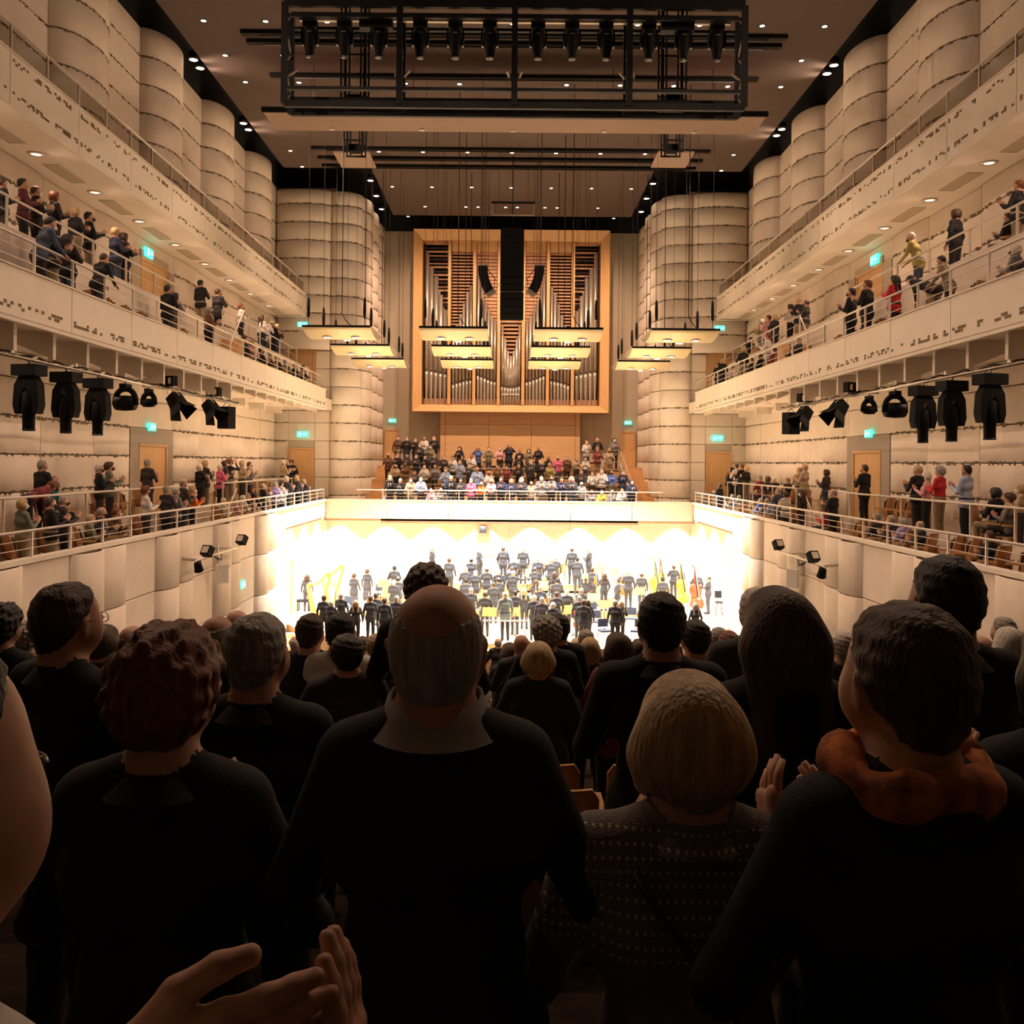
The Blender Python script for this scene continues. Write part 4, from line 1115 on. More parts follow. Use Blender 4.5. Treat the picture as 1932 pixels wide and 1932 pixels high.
for sg, items in ((-1, [(55, 'P'), (125, 'P'), (185, 'P'), (237, 'A'), (281, 'a'), (322, 'F'), (318, 'L'), (388, 'F'), (404, 'L'), (428, 'M')]),
                  (1, [(1868, 'P'), (1796, 'P'), (1742, 'P'), (1689, 'A'), (1640, 'a'), (1594, 'F'), (1608, 'L'), (1528, 'F'), (1518, 'L'), (1493, 'M')])):
    sd = SIDE[sg]
    z0, z1 = 16.9, 32.2
    pb = thing('lighting_bar', 'steel pipe carrying stage lights under the middle %s balcony' % sd, 'lighting bar', (sg * XB, z0, 1.93))
    MB().tube([(0, 0, 0), (0, z1 - z0, 0)], 0.035, 10).obj('pipe', M['steel'], pb)
    mb = MB(); pts = []
    for i in range(40): pts.append((0.03 * math.sin(i * 1.7), (z1 - z0) * i / 39, 0.05 + 0.03 * math.sin(i * 2.3)))
    mb.tube(pts, 0.018, 5); mb.obj('cable_loom', M['blackrub'], pb)
    mb = MB()
    for i in range(11): mb.tube([(0, -0.98 + 1.5 * i, 0.03), (0, -0.98 + 1.5 * i, 0.05)], 0.04, 8)
    mb.obj('pipe_clamp', M['steel'], pb)
    cnt = {}
    for px, kd in items:
        zz = FPX / (abs(ray(px, 720)[0]) / XB)
        nm, lab = {'P': ('moving_head_light', 'tall black profile moving head light'), 'A': ('moving_head_light', 'wide black moving head with arched yoke'), 'a': ('moving_head_light', 'small black moving head beside the floodlights'),
                   'F': ('floodlight', 'black floodlight with barn doors'), 'L': ('led_lamp', 'pair of square lamps on top'), 'M': ('monitor_speaker', 'black box loudspeaker at the end')}[kd]
        cnt[kd] = cnt.get(kd, 0) + 1
        n_ = sum(1 for q in items if q[1] == kd)
        lab += ' of the %s light bar' % sd
        if n_ > 1: lab += ', %s from the camera' % ordn(cnt[kd] - 1)
        t = thing(nm, lab, {'M': 'loudspeaker'}.get(kd, 'stage light'), (sg * XB, zz, 1.92 - (0.03 if kd != 'L' else -0.04)), sg * R(12) if kd in 'P' else (sg * R(25) if kd in 'FLM' else sg * R(10)))
        if kd == 'P': profile_head(t, sg)
        elif kd == 'A': arch_head(t, 0.28, 0.52)
        elif kd == 'a': arch_head(t, 0.17, 0.42)
        elif kd == 'F': flood(t, -sg)
        elif kd == 'L': led_pair(t)
        else: monitor(t)
    # low side rig on the stalls wall
    q = at_x(385 if sg < 0 else 1540, 1052 if sg < 0 else 1063, sg * 8.5)
    rg = thing('side_light_rig', 'small steel arm with spotlights on the %s stalls wall near the stage' % sd, 'lighting bar', q)
    mb = MB(); mb.tube([(sg * 0.45, -0.6, 0.05), (-sg * 0.15, -0.6, 0.0)], 0.06, 8); mb.tube([(-sg * 0.15, -1.2, 0.02), (-sg * 0.15, 3.2, 0.06)], 0.03, 8); mb.tube([(sg * 0.45, 2.4, 0.05), (-sg * 0.15, 2.4, 0.05)], 0.045, 8); mb.obj('arm', M['rail'], rg)
    for yy, dz in ((-0.3, 0.1), (3.0, 0.14)):
        mb = MB(); mb.box(-0.14, 0.14, -0.1, 0.1, -0.02, 0.26); mb.obj('lamp_block', M['blackrub'], rg, (-sg * 0.15, yy, dz), (R(-30), 0, sg * R(20)))
        mb = MB().box(-0.10, 0.10, -0.11, -0.10, 0.03, 0.22).obj('reflective_face', M['steel'], rg, (-sg * 0.15, yy, dz), (R(-30), 0, sg * R(20)))
    mb = MB(); mb.lathe([(0.05, 0.0), (0.10, -0.04), (0.12, -0.26), (0.13, -0.27)], 12); mb.obj('spot_can', M['blackrub'], rg, (-sg * 0.15, -1.0, -0.02), (R(30), 0, 0))
    MB().tube([(-sg * 0.15, 0.4, 0), (-sg * 0.25, 0.5, -0.12), (-sg * 0.12, 0.7, -0.05), (-sg * 0.2, 0.9, -0.16), (-sg * 0.12, 1.2, -0.02)], 0.016, 5).obj('loose_cable', M['black'], rg)
    q = at_x(419 if sg < 0 else 1496, 1076 if sg < 0 else 1085, sg * 8.62)
    mo = thing('wall_monitor', 'small white box monitor on a bracket on the %s stalls wall' % sd, 'monitor', q)
    MB().box(-0.16, 0.16, -0.1, 0.1, -0.38, 0.18).obj('cabinet', M['white'], mo, rot=(0, 0, sg * R(-40)))
    mb = MB(); mb.tube([(sg * 0.32, 0, 0.0), (sg * 0.1, 0, 0.0)], 0.02, 6); mb.tube([(sg * 0.12, 0, -0.3), (sg * 0.12, 0, 0.75)], 0.02, 6); mb.obj('bracket', M['steel'], mo)
t = thing('wall_speaker', 'small dark square loudspeaker on the stage back wall', 'loudspeaker', tuple(at_z(911, 999, 46.3)))
MB().box(-0.17, 0.17, -0.08, 0.06, -0.17, 0.17).obj('cabinet', M['black'], t); MB().box(-0.15, 0.15, -0.09, -0.08, -0.15, 0.15).obj('grille', M['grille'], t)
# ------------------------------------------------------------------ people: smooth-blended body surfaces
def surfnet(F, org, h):
    """surface nets of a sampled distance field -> vertices, quads"""
    I = F < 0
    nx, ny, nz = F.shape
    c = [I[a:nx - 1 + a, b:ny - 1 + b, d:nz - 1 + d] for a in (0, 1) for b in (0, 1) for d in (0, 1)]
    s = sum(x.astype(np.int8) for x in c)
    act = (s > 0) & (s < 8)
    idx = -np.ones(act.shape, dtype=np.int64)
    ii = np.argwhere(act)
    idx[act] = np.arange(len(ii))
    acc = np.zeros((len(ii), 3)); cnt = np.zeros(len(ii))
    i, j, k = ii.T
    E = [((0, 0, 0), (1, 0, 0)), ((0, 1, 0), (1, 1, 0)), ((0, 0, 1), (1, 0, 1)), ((0, 1, 1), (1, 1, 1)),
         ((0, 0, 0), (0, 1, 0)), ((1, 0, 0), (1, 1, 0)), ((0, 0, 1), (0, 1, 1)), ((1, 0, 1), (1, 1, 1)),
         ((0, 0, 0), (0, 0, 1)), ((1, 0, 0), (1, 0, 1)), ((0, 1, 0), (0, 1, 1)), ((1, 1, 0), (1, 1, 1))]
    for a, b in E:
        fa = F[i + a[0], j + a[1], k + a[2]]; fb = F[i + b[0], j + b[1], k + b[2]]
        m = (fa < 0) != (fb < 0)
        t = np.where(m, fa / np.where(m, fa - fb, 1), 0)
        for d in range(3): acc[:, d] += np.where(m, a[d] + t * (b[d] - a[d]), 0)
        cnt += m
    V = (ii + acc / cnt[:, None]) * h + np.array(org)
    Q = []
    for ax in range(3):
        o = [0, 0, 0]; o[ax] = 1
        A = I[:nx - o[0], :ny - o[1], :nz - o[2]]; B = I[o[0]:, o[1]:, o[2]:]
        e = np.argwhere(A != B)
        u, v = (ax + 1) % 3, (ax + 2) % 3
        lim = np.array(act.shape)
        ok = (e[:, u] >= 1) & (e[:, v] >= 1) & (e[:, u] < lim[u]) & (e[:, v] < lim[v]) & (e[:, ax] < lim[ax])
        e = e[ok]
        ins = I[e[:, 0], e[:, 1], e[:, 2]]
        def g(du, dv):
            f = e.copy(); f[:, u] -= du; f[:, v] -= dv
            return idx[f[:, 0], f[:, 1], f[:, 2]]
        q = np.stack([g(1, 1), g(0, 1), g(0, 0), g(1, 0)], 1)
        q[~ins] = q[~ins][:, ::-1]
        Q.append(q)
    return V, np.concatenate(Q)

def blend(prims, h, k=0.03, cut=None, pad=0.05, noise=None):
    """prims: (a, b, ra, rb, label[, k]); returns MB-ready arrays V, Q, labels"""
    P = np.array([[*p[0], p[2]] for p in prims] + [[*p[1], p[3]] for p in prims])
    lo = (P[:, :3] - P[:, 3:4]).min(0) - pad; hi = (P[:, :3] + P[:, 3:4]).max(0) + pad
    n = np.ceil((hi - lo) / h).astype(int) + 1
    ax = [(lo[d] + h * np.arange(n[d])).astype(np.float32) for d in range(3)]
    F = np.full(n, 9.0, np.float32)
    for p in prims:
        a, b, ra, rb, lab = p[:5]; kk = p[5] if len(p) > 5 else k
        a = np.array(a, float); b = np.array(b, float)
        r = max(ra, rb) + 0.14
        l0 = np.maximum(0, np.floor((np.minimum(a, b) - r - lo) / h).astype(int)); h0 = np.minimum(n, np.ceil((np.maximum(a, b) + r - lo) / h).astype(int) + 1)
        sl = tuple(slice(l0[d], h0[d]) for d in range(3))
        X = ax[0][sl[0]][:, None, None]; Y = ax[1][sl[1]][None, :, None]; Zz = ax[2][sl[2]][None, None, :]
        ba = b - a; q = float(ba @ ba) + 1e-9
        t = np.clip(((X - a[0]) * ba[0] + (Y - a[1]) * ba[1] + (Zz - a[2]) * ba[2]) / q, 0, 1)
        d = np.sqrt((X - a[0] - t * ba[0]) ** 2 + (Y - a[1] - t * ba[1]) ** 2 + (Zz - a[2] - t * ba[2]) ** 2) - (ra + (rb - ra) * t)
        f = F[sl]
        hh = np.maximum(kk - np.abs(f - d), 0) / kk
        F[sl] = np.minimum(f, d) - hh * hh * kk * 0.25
    if noise or cut:
        X = ax[0][:, None, None]; Y = ax[1][None, :, None]; Zz = ax[2][None, None, :]
        if noise: F = F + noise(X, Y, Zz).astype(np.float32)
        if cut: F = np.maximum(F, cut(X, Y, Zz).astype(np.float32))
    V, Q = surfnet(F, lo, h)
    C = V[Q].mean(1); best = np.full(len(C), 9.0); L = np.zeros(len(C), int)
    for p in prims:
        a = np.array(p[0], float); b = np.array(p[1], float); ba = b - a; t = np.clip((C - a) @ ba / (ba @ ba + 1e-9), 0, 1)
        d = np.linalg.norm(C - a - t[:, None] * ba, axis=1) - (p[2] + (p[3] - p[2]) * t)
        m = d < best; L[m] = p[4]; best[m] = d[m]
    return V, Q, L

def np_mesh(name, V, Q, L, mats, extra=None):
    mb = MB()
    mb.v = [tuple(map(float, p)) for p in V]; mb.f = [tuple(map(int, q)) for q in Q]; mb.m = [int(x) for x in L]; mb.sm = [True] * len(mb.f)
    if extra: extra(mb)
    return mb.mesh(name, mats)

SKIN, TOP, BOT, SHOE, EYE, LIP = range(6)
HEADC = V3((0, 0.0, 1.63))

def hand(mb_prims, tubes, w, d, nrm, side, sc=1.0):
    """palm as blend prims, five finger tubes. w wrist, d finger direction, nrm palm normal, side thumb direction"""
    w, d, nrm, side = V3(w), V3(d).normalized(), V3(nrm).normalized(), V3(side).normalized()
    k = w + d * 0.085 * sc
    for o in (-0.022, 0.022): mb_prims.append((tuple(w + side * o * 0.7), tuple(k + side * o), 0.020, 0.020, SKIN, 0.02))
    for i, (off, ln) in enumerate(((0.031, 0.070), (0.011, 0.080), (-0.010, 0.074), (-0.030, 0.058))):
        a = k + side * off * sc - d * 0.01
        b = a + (d * 0.62 + side * off * 0.5) * ln * sc + nrm * 0.008
        c = b + (d * 0.42 + nrm * 0.22) * ln * sc
        tubes.append(([a, b, c], [0.0095 * sc, 0.0088 * sc, 0.0065 * sc]))
    a = w + side * 0.026 * sc + d * 0.025 * sc
    b = a + (side * 0.75 + d * 0.5 + nrm * 0.3).normalized() * 0.042 * sc
    c = b + (d * 0.85 + side * 0.2 + nrm * 0.35).normalized() * 0.036 * sc
    tubes.append(([a, b, c], [0.0125 * sc, 0.0105 * sc, 0.0075 * sc]))

def body(pose='clap', sex='m', coat=True, h=0.016, drop=0.0, sh=1.0, lean=0.0, wear='trousers', neck=1.0, ears=True, name='person', hs=-0.012):
    """figure facing +y, feet at the origin, about 1.75 m tall minus drop"""
    f = sex == 'f'
    SW = (0.165 if f else 0.185) * sh
    seated = pose == 'seat'
    hz = 0.92 - drop if not seated else 0.50
    dz = hz - 0.92
    up = []; tubes = []; low = []
    if seated:
        hips = [(-0.09, -0.02, hz), (0.09, -0.02, hz)]; knees = [(-0.11, 0.40, 0.50), (0.11, 0.40, 0.50)]; ank = [(-0.11, 0.38, 0.09), (0.11, 0.38, 0.09)]
    else:
        hips = [(-0.09, 0, hz), (0.09, 0, hz)]; knees = [(-0.095, 0.015, hz * 0.53), (0.10, 0.02, hz * 0.53)]; ank = [(-0.10, -0.02, 0.08), (0.11, -0.01, 0.08)]
    for hp, kn, an in zip(hips, knees, ank):
        low.append((hp, kn, 0.095 if f else 0.09, 0.066, BOT)); low.append((kn, an, 0.064, 0.050, BOT if wear == 'trousers' else SKIN))
        low.append(((an[0], an[1] - 0.03, 0.045), (an[0] * 1.15, an[1] + 0.17, 0.04), 0.044, 0.036, SHOE, 0.02))
    if wear == 'dress' and not seated:
        for z, r in ((hz - 0.1, 0.14), (hz - 0.35, 0.16), (hz - 0.55, 0.18)):
            low.append(((-0.05, 0, z), (0.05, 0, z), r, r, BOT, 0.08))
    low.append(((-0.075, 0, hz + 0.03), (0.075, 0, hz + 0.03), 0.118 if f else 0.112, 0.118 if f else 0.112, BOT))
    # upper body in standing coordinates, then leaned about the hips
    up.append(((-0.055, 0, 1.08), (0.055, 0, 1.08), 0.112, 0.112, TOP, 0.06))
    if coat: up.append(((-0.08, 0, 0.90), (0.08, 0, 0.90), 0.130, 0.130, TOP, 0.05))
    up.append(((-0.085, 0.0, 1.27), (0.085, 0.0, 1.27), 0.122, 0.122, TOP, 0.06))
    if f: up += [((-0.07, 0.085, 1.27), (-0.07, 0.095, 1.265), 0.055, 0.05, TOP, 0.05), ((0.07, 0.085, 1.27), (0.07, 0.095, 1.265), 0.055, 0.05, TOP, 0.05)]
    up.append(((-SW + 0.03, -0.012, 1.415), (SW - 0.03, -0.012, 1.415), 0.070, 0.070, TOP, 0.06))
    up.append(((-0.075, -0.02, 1.46), (0.075, -0.02, 1.46), 0.042, 0.042, TOP, 0.05))
    up.append(((0, -0.02, 1.45), (0, -0.018, 1.482), 0.066 * neck, 0.063 * neck, TOP, 0.03))
    up.append(((0, -0.018, 1.482), (0, 0.0, 1.57), 0.063 * neck, 0.057 * neck, SKIN, 0.03))
    # head
    hd = [((0, -0.030, 1.640), (0, 0.020, 1.645), 0.080, 0.074, SKIN, 0.03), ((0, -0.028, 1.674), (0, 0.012, 1.678), 0.0755, 0.071, SKIN, 0.03), ((0, -0.042, 1.60), (0, -0.034, 1.50), 0.060, 0.050 if f else 0.058, SKIN, 0.03), ((0, 0.03, 1.60), (0, 0.055, 1.565), 0.060, 0.045, SKIN, 0.04),
          ((-0.028, 0.04, 1.60), (0.028, 0.04, 1.60), 0.055, 0.055, SKIN, 0.03), ((0, 0.100, 1.625), (0, 0.122, 1.592), 0.010, 0.015, SKIN, 0.02)]
    if ears: hd += [((-0.081, -0.008, 1.645), (-0.078, -0.004, 1.595), 0.016, 0.011, SKIN, 0.006), ((0.081, -0.008, 1.645), (0.078, -0.004, 1.595), 0.016, 0.011, SKIN, 0.006)]
    up += [((p[0][0], p[0][1], p[0][2] + hs), (p[1][0], p[1][1], p[1][2] + hs)) + tuple(p[2:]) for p in hd]
    A = {'clap': [((-0.285, 0.06, 1.13), (-0.065, 0.29, 1.25)), ((0.285, 0.06, 1.13), (0.06, 0.30, 1.23))],
         'seat': [((-0.27, 0.08, 1.13), (-0.06, 0.30, 1.22)), ((0.27, 0.08, 1.13), (0.055, 0.31, 1.20))],
         'down': [((-0.255, -0.03, 1.14), (-0.265, 0.05, 0.90)), ((0.255, -0.03, 1.14), (0.265, 0.05, 0.90))],
         'high': [((-0.29, 0.16, 1.36), (-0.07, 0.24, 1.60)), ((0.29, 0.16, 1.36), (0.065, 0.25, 1.58))],
         'lean': [((-0.24, 0.14, 1.18), (-0.17, 0.36, 1.10)), ((0.24, 0.14, 1.18), (0.17, 0.36, 1.10))],
         'bow': [((-0.25, 0.10, 1.18), (-0.24, 0.32, 1.28)), ((0.27, -0.02, 1.15), (0.27, 0.12, 0.93))],
         'point': [((-0.26, -0.02, 1.14), (-0.26, 0.08, 0.92)), ((0.40, 0.12, 1.33), (0.62, 0.18, 1.40))]}[pose]
    for sx, (el, wr) in zip((-1, 1), A):
        S0 = (sx * SW, -0.01, 1.41)
        up.append((S0, el, 0.058 if coat else 0.052, 0.047 if coat else 0.042, TOP, 0.03)); up.append((el, wr, 0.045, 0.034 if coat else 0.03, TOP, 0.02))
        e, w = V3(el), V3(wr); fd = (w - e).normalized()
        if pose in ('clap', 'seat', 'high'): d = V3((-sx * 0.04, 0.45, 0.9)); nr = V3((-sx, 0, 0)); sdv = V3((0, -0.8, 0.35))
        elif pose == 'lean': d = V3((0, 1, -0.25)); nr = V3((0, -0.2, -1)); sdv = V3((-sx, 0, 0))
        else: d = fd; nr = V3((-sx, 0, 0)); sdv = V3((0, 1, 0.2))
        hand(up, tubes, w, d, nr, sdv)
    X = Matrix.Translation((0, 0, hz)) @ Matrix.Rotation(-lean, 4, 'X') @ Matrix.Translation((0, 0, dz - hz))
    def mv(p): q = X @ V3(p); return tuple(q)
    prims = low + [(mv(p[0]), mv(p[1])) + tuple(p[2:]) for p in up]
    V, Q, L = blend(prims, h)
    Xi = np.array(X.inverted()); C = V[Q].mean(1); C = C @ Xi[:3, :3].T + Xi[:3, 3]
    L[(L == SKIN) & (np.abs(C[:, 0]) < 0.14) & (np.abs(C[:, 1]) < 0.14) & (C[:, 2] > 1.36) & (C[:, 2] < 1.492 - 0.25 * np.maximum(0, C[:, 1]))] = TOP      # clean neckline
    def extra(mb):
        for pts, rs in tubes: mb.tube([X @ V3(p) for p in pts], rs, 6, SKIN)
        for sx in (-1, 1):
            mb.lathe([(0.002, -0.011), (0.010, -0.006), (0.012, 0), (0.010, 0.006), (0.002, 0.011)], 8, tuple(X @ V3((sx * 0.033, 0.092, 1.637 + hs))), EYE)
        a = X @ V3((-0.022, 0.098, 1.556 + hs)); b = X @ V3((0.022, 0.098, 1.556 + hs)); mb.tube([a, (a + b) / 2 + V3((0, 0.006, 0)), b], [0.004, 0.008, 0.004], 6, LIP)
    me = np_mesh(name, V, Q, L, [M['sk0'], M['cl_k'], M['cl_k'], M['shoe'], M['eye'], M['lip']], extra)
    return me, X @ Matrix.Translation(HEADC + V3((0, 0, hs)))

def tone(name, c, r=0.85, **k): M[name] = mat('cloth_' + name[3:], c, r, var=0.12, vs=9, bump=0.12, bs=160, **k)
for nm, c in {'k': (0.010, 0.010, 0.013), 'd': (0.045, 0.04, 0.045), 'g': (0.22, 0.21, 0.21), 'n': (0.02, 0.025, 0.06), 'w': (0.72, 0.69, 0.65), 'b': (0.10, 0.18, 0.50), 'lb': (0.38, 0.47, 0.68),
              'p': (0.75, 0.16, 0.34), 'pp': (0.70, 0.38, 0.42), 'r': (0.55, 0.025, 0.035), 'rd': (0.22, 0.04, 0.05), 'o': (0.20, 0.18, 0.11), 't': (0.46, 0.36, 0.25), 'br': (0.14, 0.07, 0.04), 'y': (0.62, 0.48, 0.05), 'ye': (0.42, 0.35, 0.12),
              'or': (0.75, 0.18, 0.02), 'l': (0.44, 0.36, 0.62), 'te': (0.03, 0.22, 0.25), 'gr': (0.16, 0.18, 0.15), 'm': (0.10, 0.02, 0.03), 'dn': (0.06, 0.08, 0.14), 'su': (0.048, 0.050, 0.060), 'cs': (0.22, 0.28, 0.30), 'kh': (0.28, 0.22, 0.14)}.items(): tone('cl_' + nm, c)
CNAME = {'k': 'black', 'd': 'dark grey', 'g': 'grey', 'n': 'navy', 'w': 'white', 'b': 'blue', 'lb': 'light blue', 'p': 'bright pink', 'pp': 'pale pink', 'r': 'red', 'rd': 'dark red', 'o': 'olive', 't': 'beige', 'br': 'brown', 'y': 'yellow', 'ye': 'mustard',
         'or': 'orange', 'l': 'lilac', 'te': 'teal', 'gr': 'grey-green', 'm': 'maroon', 'dn': 'denim blue', 'su': 'dark suit', 'cs': 'grey suit', 'kh': 'khaki'}
for i, c in enumerate(((0.58, 0.33, 0.23), (0.50, 0.27, 0.18), (0.64, 0.39, 0.28))): M['sk%d' % i] = mat('skin_%d' % i, c, 0.55, var=0.08, vs=25, spec=0.35)
M['shoe'] = mat('shoe_leather', (0.015, 0.012, 0.010), 0.4); M['eye'] = mat('eye_dark', (0.02, 0.015, 0.012), 0.2); M['lip'] = mat('lip', (0.35, 0.12, 0.10), 0.5)
for nm, c in {'k': (0.012, 0.009, 0.008), 'br': (0.06, 0.032, 0.016), 'bl': (0.46, 0.33, 0.17), 'g': (0.30, 0.28, 0.25), 'w': (0.62, 0.58, 0.52), 'r': (0.16, 0.045, 0.018)}.items():
    M['hr_' + nm] = mat('hair_' + nm, c, 0.55, var=0.35, vs=60, bump=0.35, bs=110, stretch=(1, 1, 0.12))
HNAME = {'k': 'black', 'br': 'brown', 'bl': 'blond', 'g': 'grey', 'w': 'white', 'r': 'auburn'}
M['mask_w'] = mat('white_face_mask', (0.8, 0.8, 0.78), 0.8); M['mask_k'] = mat('black_face_mask', (0.02, 0.02, 0.022), 0.8)

def hair(kind, h=0.009):
    """hair shell in head coordinates (origin = head centre, facing +y)"""
    c = [((0, -0.031, 0.010), (0, 0.016, 0.015), 0.0895, 0.0825, 0, 0.03), ((0, -0.029, 0.046), (0, 0.010, 0.050), 0.087, 0.082, 0, 0.03)]
    noise = None
    face = lambda X, Y, Z: (Y - 0.055) * 0.75 - (Z - 0.045) * 0.65       # keep behind the hairline
    if kind == 'short':
        c += [((0, -0.046, -0.02), (0, -0.040, -0.10), 0.068, 0.055, 0, 0.03)]
        noise = lambda X, Y, Z: 0.0025 * np.sin(X * 150 + Z * 60) * np.sin(Y * 140) + 0.0025 * np.sin(Z * 170 + X * 40)
        cut = lambda X, Y, Z: np.maximum(face(X, Y, Z), np.maximum(-Z - 0.088 + 2.5 * X * X, (0.0 - Z) * 0.6 + (Y + 0.018) * 0.8))
    elif kind == 'buzz':
        c = [((0, -0.030, 0.010), (0, 0.020, 0.015), 0.0825, 0.0765, 0, 0.03), ((0, -0.028, 0.044), (0, 0.012, 0.048), 0.078, 0.0735, 0, 0.03), ((0, -0.043, -0.03), (0, -0.036, -0.10), 0.069, 0.066, 0, 0.03)]
        cut = lambda X, Y, Z: np.maximum(np.maximum(Z - 0.036 + 0.5 * (Y + 0.09) - 13.0 * X * X, -Z - 0.08 + 2.5 * X * X), np.maximum(Y - 0.04, -Z * 0.6 + (Y + 0.0) * 0.8))
    elif kind == 'fringe':
        c = [((0, -0.031, 0.010), (0, 0.018, 0.015), 0.087, 0.080, 0, 0.03), ((0, -0.029, 0.044), (0, 0.010, 0.048), 0.082, 0.077, 0, 0.03), ((0, -0.045, -0.03), (0, -0.038, -0.09), 0.068, 0.062, 0, 0.03)]
        cut = lambda X, Y, Z: np.maximum(np.maximum(Z - 0.055 + 0.5 * (Y + 0.09) - 10.0 * X * X, -Z - 0.08 + 2.5 * X * X), np.maximum(Y - 0.03, -Z * 0.6 + (Y + 0.01) * 0.8))
    elif kind == 'bob':
        c = [((0, -0.030, 0.030), (0, 0.014, 0.042), 0.098, 0.091, 0, 0.03), ((-0.042, -0.035, -0.02), (0.042, -0.035, -0.02), 0.073, 0.073, 0, 0.05), ((-0.075, 0.0, -0.03), (-0.078, 0.015, -0.085), 0.038, 0.026, 0, 0.04), ((0.075, 0.0, -0.03), (0.078, 0.015, -0.085), 0.038, 0.026, 0, 0.04), ((0, -0.06, -0.05), (0, -0.045, -0.10), 0.062, 0.045, 0, 0.04)]
        cut = lambda X, Y, Z: np.maximum(np.minimum(face(X, Y, Z), np.maximum(0.062 - np.abs(X), Y - 0.085)), -Z - 0.125)
    elif kind == 'long':
        c = [((0, -0.030, 0.032), (0, 0.014, 0.042), 0.096, 0.090, 0, 0.03), ((-0.05, -0.05, -0.03), (0.05, -0.05, -0.03), 0.075, 0.075, 0, 0.06)]
        for x in (-0.075, -0.025, 0.025, 0.075): c.append(((x, -0.055, -0.05), (x * 1.25, -0.105, -0.33), 0.05, 0.034, 0, 0.05))
        cut = lambda X, Y, Z: np.minimum(face(X, Y, Z), np.maximum(0.062 - np.abs(X), Y - 0.07))
    elif kind == 'curly':
        c = [((0, -0.030, 0.035), (0, 0.015, 0.045), 0.112, 0.104, 0, 0.03), ((0, -0.06, -0.02), (0, -0.05, -0.06), 0.085, 0.06, 0, 0.05)]
        noise = lambda X, Y, Z: 0.010 * (np.sin(X * 130) * np.sin(Y * 120 + 1) + np.sin(Z * 140) * np.sin(X * 90 + 2)) * 0.6
        cut = lambda X, Y, Z: np.maximum(face(X, Y, Z), -Z - 0.085)
    elif kind == 'bun':
        c += [((0, -0.12, 0.05), (0, -0.14, 0.06), 0.042, 0.04, 0, 0.02), ((0, -0.07, 0.0), (0, -0.06, -0.045), 0.05, 0.035, 0, 0.03)]
        cut = lambda X, Y, Z: np.maximum(face(X, Y, Z), -Z - 0.075)
    V, Q, L = blend(c, h, cut=cut, noise=noise)
    return np_mesh('hair', V, Q, L * 0, [M['hr_br']])
HAIR = {k: hair(k) for k in ('short', 'buzz', 'fringe', 'bob', 'long', 'curly', 'bun')}
V_, Q_, L_ = blend([((0, 0.03, -0.03), (0, 0.055, -0.062), 0.070, 0.054, 0, 0.04), ((-0.028, 0.04, -0.03), (0.028, 0.04, -0.03), 0.062, 0.062, 0, 0.03), ((0, 0.10, -0.005), (0, 0.125, -0.04), 0.014, 0.022, 0, 0.03)], 0.012,
                   cut=lambda X, Y, Z: np.maximum(0.045 - Y, np.maximum(Z + 0.008 - 0.2 * (Y - 0.1), -Z - 0.105)))
MASK = np_mesh('face_mask', V_, Q_, L_ * 0, [M['mask_w']])

BODY = {}
def get_body(pose, sex, coat, wear):
    k = (pose, sex, coat, wear)
    if k not in BODY:
        lean = {'lean': R(18), 'seat': R(4)}.get(pose, 0.0)
        p = pose
        if pose == 'bend': p, lean = 'lean', R(62)
        BODY[k] = body(p, sex, coat, 0.017, lean=lean, wear=wear)
    return BODY[k]

PEOPLE = []
def person(loc, yaw, height, top, hr='br', hk='short', pose='clap', sex='m', coat=True, bot='k', wear='trousers', mask=None, skin=0, mesh=None, hm=None, build=1.0):
    me, hmx = (mesh, hm) if mesh else get_body(pose, sex, coat, wear)
    s = height / (1.75 if pose != 'seat' else 1.33)
    o = ob('person', me, None, loc, (0, 0, yaw), (s * build, s * build, s))
    for i, mm in enumerate((M['sk%d' % skin], M['cl_' + top], M['cl_' + bot])):
        o.material_slots[i].link = 'OBJECT'; o.material_slots[i].material = mm
    if hk:
        q = ob('hair', HAIR[hk], o); q.matrix_basis = hmx
        q.material_slots[0].link = 'OBJECT'; q.material_slots[0].material = M['hr_' + hr]
    if mask:
        q = ob('face_mask', MASK, o); q.matrix_basis = hmx
        q.material_slots[0].link = 'OBJECT'; q.material_slots[0].material = M['mask_' + mask]
    PEOPLE.append(o)
    return o
HKDESC = {'short': 'short %s hair', 'fringe': 'balding %s hair', 'bob': 'bobbed %s hair', 'long': 'long %s hair', 'curly': 'curly %s hair', 'buzz': 'cropped %s hair', 'bun': 'tied-up %s hair', None: 'bald head'}
def desc(top, hr, hk, mask=None):
    h = HKDESC[hk]; h = h % HNAME[hr] if '%' in h else h
    c = CNAME[top]
    return '%s%s, %s' % (c, '' if c.endswith('suit') else ' top', h)

rp = random.Random(5)
def auto_look(rng, old=0.5):
    sex = rng.choice('mf')
    if sex == 'm': hk = rng.choice(['short', 'short', 'fringe', 'short', None]); hr = rng.choice(['g', 'w', 'g', 'br', 'k'] if rng.random() < old else ['br', 'k', 'br', 'g'])
    else: hk = rng.choice(['bob', 'bob', 'long', 'short', 'curly', 'bun']); hr = rng.choice(['bl', 'g', 'w', 'br', 'bl'] if rng.random() < old else ['br', 'bl', 'k', 'r'])
    return sex, hr, hk

